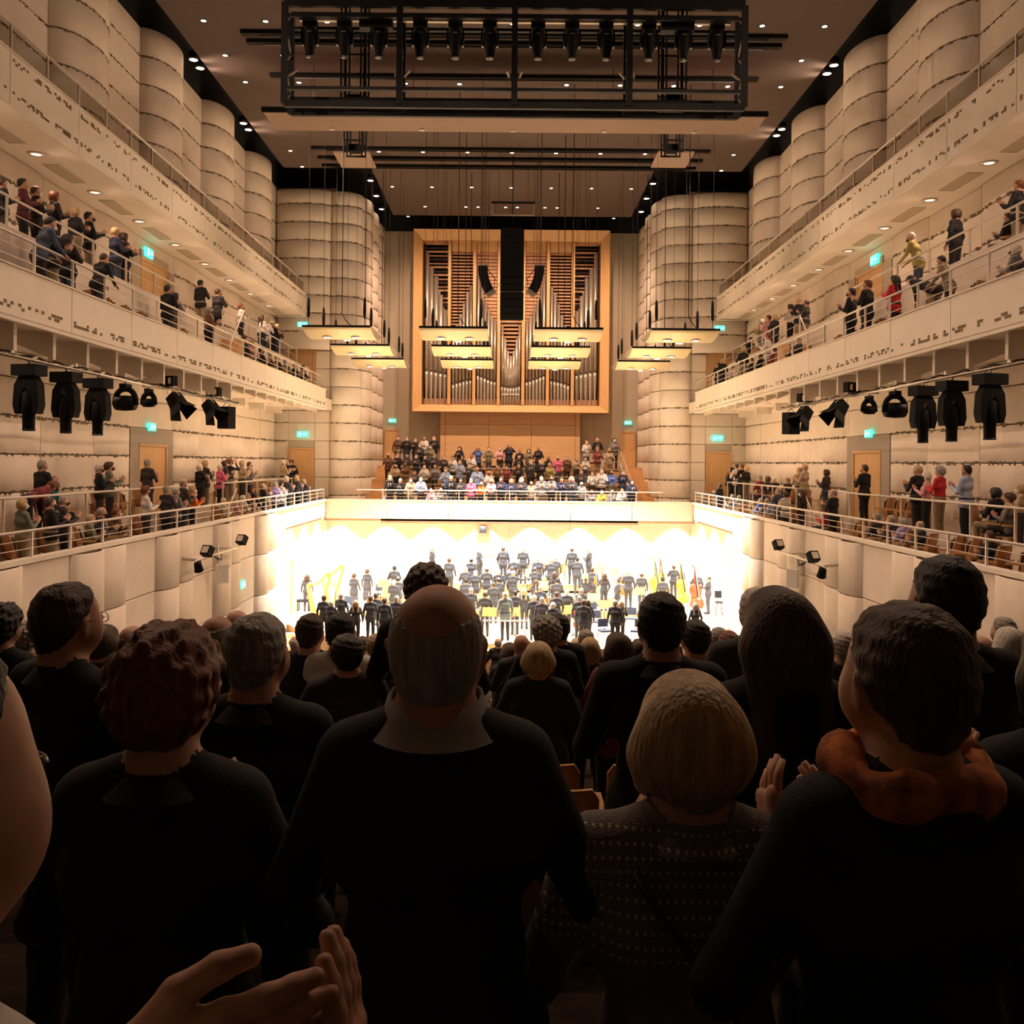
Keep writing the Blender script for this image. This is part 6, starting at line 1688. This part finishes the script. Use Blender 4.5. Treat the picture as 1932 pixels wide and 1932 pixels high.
# empty wooden seats between the near figures
for k, (z, xs) in enumerate(((3.45, (0.22, 0.86)), (4.40, (0.20, 0.84, -0.44)), (5.32, (0.18, 0.82)))):
    for q_, x in enumerate(sorted(xs)): put_seat('beech-backed stalls seat, %s of the empty near rows, %s from left' % (('nearest', 'middle', 'farthest')[k], ordn(q_)), 'stalls seats near the camera', (x, z - 0.05 + 0.36, floor_at(z)), 0, True)

# ------------------------------------------------------------------ orchestra, turned to the choir gallery
def solve_stage(px, py, h=1.73):
    best = None
    for Z in np.arange(33.9, 45.9, 0.05):
        p = at_z(px, py, float(Z)); e = abs(p.z - stage_floor(float(Z), p.x) - h)
        if best is None or e < best[0]: best = (e, p, float(Z))
    return best[1], best[2]
z4 = """155,320,L;650,315,D;760,280,D;985,240;1300,110,S;1245,200;1440,185;1690,115,S;1620,200;1885,105;1575,260;1750,265;1015,340;980,365;1575,355;1655,315;1845,320;1805,385;1620,430;545,475;395,500;460,560,W;665,550,B;770,525,P;830,475;905,568;990,535;1735,465"""
z5 = """85,100;245,110;170,175;365,175;470,185;505,150;640,125;685,175;780,165,S;155,230;340,245;45,315;165,300,R;350,330,L;505,305,L;520,345;805,235;750,300,B;900,330,L;1010,325,S;1110,350;180,445;255,430,B;385,405;515,455;600,435;715,425;700,485;335,480;398,500;100,495,C;735,525;775,590,L;485,585,W;990,530;1050,560,B;1205,300;1375,335;1465,215;1530,255,S;1655,295;1790,325,S;1640,545,G"""
mus = []
for txt, sc, ox in ((z4, 4.391, 520), (z5, 4.293, 930)):
    for it in txt.split(';'):
        q = it.split(','); fl = q[2] if len(q) > 2 else ''
        px, py = ox + float(q[0]) / sc, 1010 + float(q[1]) / sc
        hgt = {'L': 1.66, 'D': 1.66, 'B': 1.64, 'W': 1.62, 'G': 1.62, 'C': 1.80}.get(fl, 1.73)
        p, Z = solve_stage(px, py, hgt)
        mus.append((p.x, Z, hgt, fl))
mus.sort(key=lambda m: m[1])
placed = []
for x, Z, hgt, fl in mus:
    for _ in range(30):
        hit = [q for q in placed if abs(q[0] - x) < 0.58 and abs(q[1] - Z) < 0.5]
        if not hit: break
        Z += 0.06
    Z = min(Z, 46.0); x = max(-9.4 + 0.08 * (Z - 36), min(9.4 - 0.08 * (Z - 36), x)); placed.append((x, Z, hgt, fl))
placed.sort(key=lambda m: m[0])
M['cl_su'].node_tree.nodes['Principled BSDF'].inputs['Specular IOR Level'].default_value = 0.6
vio = []
for i, (x, Z, hgt, fl) in enumerate(placed):
    sex = 'f' if fl in ('L', 'D', 'B', 'W', 'G') else 'm'
    hk, hr = {'L': ('long', 'br'), 'D': ('curly', 'br'), 'B': ('long', 'bl'), 'W': ('bob', 'w'), 'G': ('long', 'g'), 'C': ('short', 'w')}.get(fl, (rp.choice(['short', 'short', 'fringe']), rp.choice(['br', 'g', 'g', 'br', 'k', 'w'])))
    pose = 'point' if fl == 'R' else rp.choice(['down', 'down', 'bow', 'clap'])
    if fl == 'C': pose = 'down'
    yaw = rp.uniform(-0.25, 0.25) + {'S': 1.2 if x > 0 else -1.2}.get(fl, 0)
    if fl == 'R': yaw = -0.2
    fz = stage_floor(Z, x) + (0.18 if fl == 'C' else 0)
    o = person((x, Z, fz), yaw, hgt, 'cs' if fl == 'C' else 'su', hr, hk, pose, sex, coat=(sex == 'm'), bot='su', wear='dress' if fl == 'D' else 'trousers', skin=rp.randint(0, 2))
    if fl == 'C': lab = 'conductor in a pale grey suit standing on the podium with back to camera'; cond = (x, Z)
    else: lab = 'musician in %s, %s, %s from left on stage' % ('a dark dress' if fl == 'D' else ('dark blouse and trousers' if sex == 'f' else 'a dark suit'), HKDESC[hk] % HNAME[hr], ordn(i))
    tag(o, lab, 'person', 'orchestra musicians')
    if pose == 'bow' and Z < 41: vio.append((x, Z, fz, yaw, hgt))

def fiddle_outline(L, W):
    half = [(0, 0), (0.62, 0.03), (0.92, 0.14), (0.93, 0.27), (0.62, 0.42), (0.58, 0.52), (0.74, 0.68), (0.72, 0.85), (0.45, 0.97), (0, 1.0)]
    r = [(W * a, L * b) for a, b in half]; return r + [(-a, b) for a, b in r[-2:0:-1]]
def fiddle(label, loc, rz, L, W, T, m, tilt=0.08, cat='double bass', name='double_bass', neck=0.8):
    t = thing(name, label, cat, loc, rz)
    X = Matrix.Translation((0, 0, 0.22 * L)) @ Matrix.Rotation(math.pi / 2 - tilt, 4, 'X')
    mb = MB(); o_ = fiddle_outline(L, W)
    inn = [(a * 0.9, L * 0.5 + (b - L * 0.5) * 0.94) for a, b in o_]
    n_ = len(o_)
    for z, pts in ((-T / 2 - 0.02, inn), (-T / 2, o_), (T / 2, o_), (T / 2 + 0.02, inn)): mb.v += [tuple(X @ V3((a, b, z))) for a, b in pts]
    for k in range(3):
        for i in range(n_): mb.f.append((k * n_ + i, k * n_ + (i + 1) % n_, (k + 1) * n_ + (i + 1) % n_, (k + 1) * n_ + i)); mb.m.append(0); mb.sm.append(False)
    mb.f.append(tuple(reversed(range(n_)))); mb.m.append(0); mb.sm.append(False); mb.f.append(tuple(3 * n_ + i for i in range(n_))); mb.m.append(0); mb.sm.append(False)
    mb.obj('body', m, t)
    mb = MB(); mb.bar(X @ V3((0, L * 0.45, T / 2 + 0.05)), X @ V3((0, L * (1 + neck * 0.75), T / 2 + 0.02)), L * 0.06, L * 0.03); mb.obj('fingerboard', M['black'], t)
    mb = MB(); mb.tube([X @ V3((0, L * 0.98, 0.0)), X @ V3((0, L * (1 + neck * 0.8), T / 2))], [L * 0.035, L * 0.025], 8)
    sc = [X @ V3((0, L * (1 + neck * 0.8) + L * 0.10 * q + 0.05 * L * math.sin(3.6 * q), T / 2 - L * 0.04 * q + 0.05 * L * (math.cos(4 * q) - 1))) for q in np.linspace(0, 1, 6)]
    mb.tube(sc, [L * 0.03, L * 0.028, L * 0.025, L * 0.03, L * 0.035, L * 0.02], 8); mb.obj('neck_and_scroll', m, t)
    mb = MB(); mb.bar(X @ V3((-W * 0.3, L * 0.42, T / 2 + 0.05)), X @ V3((W * 0.3, L * 0.42, T / 2 + 0.05)), 0.02, 0.08); mb.obj('bridge', M['standdesk'], t)
    mb = MB(); mb.tube([(0, 0, 0.0), X @ V3((0, 0.02, 0))], 0.012, 6); mb.obj('endpin', M['steel'], t)
    mb = MB()
    for s_ in (-1.5, -0.5, 0.5, 1.5): mb.tube([X @ V3((s_ * L * 0.016, L * 0.15, T / 2 + 0.04)), X @ V3((s_ * L * 0.016, L * 0.42, T / 2 + 0.09)), X @ V3((s_ * L * 0.01, L * (1 + neck * 0.8), T / 2 + 0.04))], 0.003, 4)
    mb.obj('string', M['string'], t)
    return t
def z5p(a, b): return 930 + a / 4.293, 1010 + b / 4.293
for (a, b, sa, sb_), m, lab, ry in (((1455, 530, 1420, 205), 'bassorange', 'orange-brown double bass left of the amber one', 0.9), ((1580, 625, 1590, 255), 'bassamber', 'amber double bass between the orange and red ones', 0.8), ((1700, 660, 1700, 290), 'bassred', 'red-brown double bass nearest the camera on the right', 0.5), ((1085, 470, 1105, 280), 'bassorange', 'orange-brown cello standing among the strings', 0.4), ((1420, 420, 1380, 235), 'bassamber', 'double bass at the back of the bass section', 0.7)):
    big = 'bass' in lab
    p, Z = solve_stage(*z5p(sa, sb_), 1.95 if big else 1.42); p.y = min(Z, 45.6); p.x -= 0.22
    fiddle(lab, (p.x, p.y, stage_floor(p.y, p.x)), ry, 1.12 if big else 0.76, 0.34 if big else 0.22, 0.22 if big else 0.13, M[m], tilt=0.18, cat='double bass' if big else 'cello', name='double_bass' if big else 'cello')
px, py = z5p(700, 790); p = at_h(px, py, -6.7)
fiddle('red cello propped at the front of the stage', (p.x, p.y, -6.7), 0.5, 0.76, 0.22, 0.13, M['bassred'], tilt=0.35, cat='cello', name='cello')
for i, (x, Z, fz, yaw, hgt) in enumerate(vio[:14]):
    q = Matrix.Translation((x, Z, fz)) @ Matrix.Rotation(yaw, 4, 'Z') @ V3((-0.25, 0.36, 1.02))
    t = fiddle('violin held upright by a musician, %s from left among the held violins' % ordn(i), tuple(q), yaw, 0.36, 0.105, 0.04, M['bassorange'], tilt=0.1, cat='violin', name='violin', neck=0.75)

def harp(label, loc, rz):
    t = thing('concert_harp', label, 'harp', loc, rz)
    MB().box(-0.22, 0.30, -0.22, 0.22, 0, 0.14).obj('pedal_box', M['gold'], t)
    mb = MB(); mb.lathe([(0.08, 0.12), (0.07, 0.2), (0.065, 1.55), (0.085, 1.62), (0.095, 1.72), (0.05, 1.8)], 12, (0.62, 0, 0), X=None); 
    mb.v = [(v[0] - 0.42 * (1 - v[2] / 1.8), v[1], v[2]) for v in mb.v]; mb.obj('column', M['gold'], t)
    mb = MB(); mb.tube([(0.62, 0, 1.78), (0.48, 0, 1.80), (0.30, 0, 1.62), (0.12, 0, 1.42), (-0.08, 0, 1.34), (-0.26, 0, 1.36), (-0.36, 0, 1.28)], [0.09, 0.085, 0.075, 0.07, 0.075, 0.08, 0.06], 10); mb.obj('neck', M['gold'], t)
    mb = MB(); mb.hexa([(-0.20, -0.20, 0.12), (0.06, -0.14, 0.12), (0.06, 0.14, 0.12), (-0.20, 0.20, 0.12)], [(-0.42, -0.07, 1.30), (-0.32, -0.04, 1.30), (-0.32, 0.04, 1.30), (-0.42, 0.07, 1.30)]); mb.obj('sound_box', M['gold'], t)
    mb = MB()
    for i in range(15):
        f_ = i / 14; mb.tube([(0.05 - 0.37 * (1 - f_) * 1.0, 0, 0.16 + 1.10 * (1 - f_)), (0.50 - 0.78 * (1 - f_), 0, 1.74 - 0.4 * math.sin(math.pi * (0.15 + 0.5 * (1 - f_))))], 0.0035, 4)
    mb.obj('string', M['string'], t)
for i, (px, py) in enumerate(((596, 1160), (622, 1140))):
    p = at_h(px, py, -6.7); harp('%s gilded concert harp at the left side of the stage' % ('nearer', 'farther')[i], tuple(p), R(20 if i == 0 else 5))

OCC = [(x, Z, 0.30) for x, Z, _, _ in placed] + [(o.location.x, o.location.y, 0.3) for o in COL.objects if o.name.split('.')[0] in ('double_bass', 'cello', 'concert_harp')]
def free_spot(x, Z, r):
    for k in range(60):
        for sz in (1, -1):
            for dx in (0, 0.15, -0.15, 0.3, -0.3):
                q = (x + dx, min(45.9, max(34.6, Z + sz * 0.05 * k)))
                if all(abs(a - q[0]) > r + ro or abs(b - q[1]) > r + ro - 0.1 for a, b, ro in OCC): OCC.append((*q, r)); return q
    return x, Z
OCC.append((cond[0], cond[1], 0.75))
stands = [(z5p(a, b)) for a, b in ((225, 225), (480, 232), (600, 235), (745, 255), (885, 230), (985, 252), (435, 350), (280, 345), (435, 435), (255, 610), (590, 590), (905, 550), (770, 490), (215, 690), (100, 440), (1300, 340), (1200, 440))]
stands += [(520 + a / 4.391, 1010 + b / 4.391) for a, b in ((1690, 255), (1475, 345), (870, 440), (495, 390), (1745, 685), (1660, 345), (1815, 345), (1750, 430), (1690, 505), (850, 385))]
sm = None
for i, (px, py) in enumerate(stands):
    p, Z = solve_stage(px, py, 1.12); p.x, Z = free_spot(p.x, Z, 0.27)
    fz = stage_floor(Z, p.x)
    lab = 'music stand with a wooden desk, %s in the list from the back row to the left strings' % ordn(i)
    if sm is None:
        t = thing('music_stand', lab, 'music stand', (p.x, Z, fz), 0, 'music stands on stage'); sm = t
        MB().tube([(0, 0, 0.05), (0, 0, 0.95)], 0.014, 6).obj('pole', M['black'], t)
        mb = MB()
        for a in (0, 2.09, 4.19): mb.tube([(0, 0, 0.12), (0.28 * math.sin(a), 0.28 * math.cos(a), 0.02)], 0.012, 5)
        mb.obj('tripod_foot', M['black'], t)
        MB().box(-0.27, 0.27, -0.012, 0.012, 0.86, 1.20).obj('desk', M['standdesk'], t, rot=(R(-18), 0, 0), loc=(0, 0.28, 0.0))
        MB().box(-0.27, 0.27, -0.07, 0.012, 0.855, 0.87).obj('ledge', M['standdesk'], t, rot=(R(-18), 0, 0), loc=(0, 0.28, 0.0))
    else: t = dup(sm, (p.x, Z, fz), rp.uniform(-0.5, 0.5), lab)
order = sorted([o for o in COL.objects if o.name.startswith('music_stand')], key=lambda o: o.location.x)
for i, o in enumerate(order): o['label'] = 'music stand with wooden desk, %s from left on stage' % ordn(i)

def orch_chair(label, loc, rz, first=[None]):
    if first[0] is not None: return dup(first[0], loc, rz, label)
    t = thing('orchestra_chair', label, 'chair', loc, rz, 'orchestra chairs'); first[0] = t
    MB().box(-0.22, 0.22, -0.2, 0.2, 0.44, 0.50).obj('seat', M['chairblue'], t)
    MB().box(-0.2, 0.2, -0.24, -0.20, 0.58, 0.88).obj('backrest', M['chairblue'], t)
    for x in (-0.2, 0.2):
        for y in (-0.19, 0.19): MB().tube([(x, y, 0), (x, y, 0.45 if y > 0 else 0.6)], 0.012, 6).obj('leg', M['black'], t)
    return t
ch = sorted([(z5p(a, b)) for a, b in ((825, 550), (615, 650), (860, 740), (1130, 720), (1055, 262), (820, 610), (1120, 590))] + [(520 + a / 4.391, 1010 + b / 4.391) for a, b in ((580, 510), (905, 540), (820, 760), (900, 410))])
for i, (px, py) in enumerate(ch):
    p, Z = solve_stage(px, py, 0.88); p.x, Z = free_spot(p.x, Z, 0.24)
    orch_chair('empty dark blue orchestra chair, %s from left on stage' % ordn(i), (p.x, Z, stage_floor(Z, p.x)), rp.uniform(2.6, 3.6))
p = at_h(*z5p(1830, 690), -6.7)
t = thing('bass_stool', 'tall black stool right of the double basses', 'stool', tuple(p))
MB().lathe([(0.02, 0.76), (0.17, 0.76), (0.18, 0.79), (0.16, 0.82), (0.01, 0.825)], 16).obj('seat', M['fabric'], t)
for a in range(4):
    c, s_ = math.cos(a * 1.571 + .78), math.sin(a * 1.571 + .78); MB().tube([(c * 0.12, s_ * 0.12, 0.77), (c * 0.24, s_ * 0.24, 0)], 0.013, 6).obj('leg', M['black'], t)
MB().tube([(0.19 * math.cos(a), 0.19 * math.sin(a), 0.3) for a in np.linspace(0, 2 * math.pi, 13)], 0.01, 5).obj('foot_ring', M['black'], t)
MB().box(-0.15, 0.15, 0.17, 0.2, 0.95, 1.25).obj('backrest', M['fabric'], t)
# podium and rail
x, Z = cond
t = thing('conductor_podium', 'low white podium with a bright rail under the conductor', 'podium', (x, Z, -6.7))
MB().box(-0.75, 0.75, -0.6, 0.6, 0, 0.18).obj('platform', M['stagewood'], t)
mb = MB()
for sx in (-0.85, 0.85): mb.tube([(sx * 0.85, -0.58, 0.18), (sx * 0.85, -0.58, 1.0)], 0.02, 6)
mb.tube([(-0.8, -0.58, 1.0), (0.8, -0.58, 1.0)], 0.03, 8); mb.obj('rail', M['white'], t)
# percussion
p, Z = solve_stage(520 + 1780 / 4.391, 1010 + 195 / 4.391, 1.2)
t = thing('bass_drum', 'large round bass drum at the back of the orchestra', 'drum', (p.x, 44.6, stage_floor(44.6, p.x)))
X = Matrix.Rotation(math.pi / 2, 4, 'X')
MB().lathe([(0.0, -0.22), (0.46, -0.22), (0.48, -0.24), (0.48, 0.24), (0.46, 0.22), (0, 0.22)], 28, (0, 0, 0.72), X=X).obj('shell', M['bassred'], t)
MB().lathe([(0.0, 0.222), (0.455, 0.222), (0.455, 0.226), (0, 0.226)], 28, (0, 0, 0.72), X=X).obj('drum_head', M['paper'], t)
mb = MB(); mb.tube([(-0.4, 0, 0.0), (-0.35, 0, 0.5)], 0.02, 6); mb.tube([(0.4, 0, 0.0), (0.35, 0, 0.5)], 0.02, 6); mb.obj('stand', M['black'], t)
for i, (x, z) in enumerate(((0.6, 44.9), (1.5, 45.1), (2.4, 44.9))):
    t = thing('timpani_drum', '%s copper kettle drum from left in the back row' % ordn(i), 'drum', (x, z, stage_floor(z, x)))
    MB().lathe([(0.02, 0.3), (0.25, 0.36), (0.36, 0.55), (0.38, 0.8), (0.40, 0.8), (0.40, 0.84)], 20).obj('kettle', M['copper'], t)
    MB().lathe([(0.01, 0.842), (0.37, 0.842), (0.37, 0.846), (0.01, 0.846)], 20).obj('drum_head', M['paper'], t)
    mb = MB()
    for a in range(3): mb.tube([(0.3 * math.cos(a * 2.1), 0.3 * math.sin(a * 2.1), 0), (0.3 * math.cos(a * 2.1), 0.3 * math.sin(a * 2.1), 0.5)], 0.02, 6)
    mb.obj('leg', M['black'], t)
t = thing('harp_bench', 'black upholstered bench beside the nearer harp', 'bench', tuple(at_h(573, 1153, -6.7)))
MB().box(-0.28, 0.28, -0.18, 0.18, 0.42, 0.52).obj('seat', M['fabric'], t)
for x in (-0.24, 0.24):
    for y in (-0.14, 0.14): MB().box(x - 0.02, x + 0.02, y - 0.02, y + 0.02, 0, 0.42).obj('leg', M['black'], t)

for o in COL.objects:
    if o.parent is None: o.location.z += LIFT
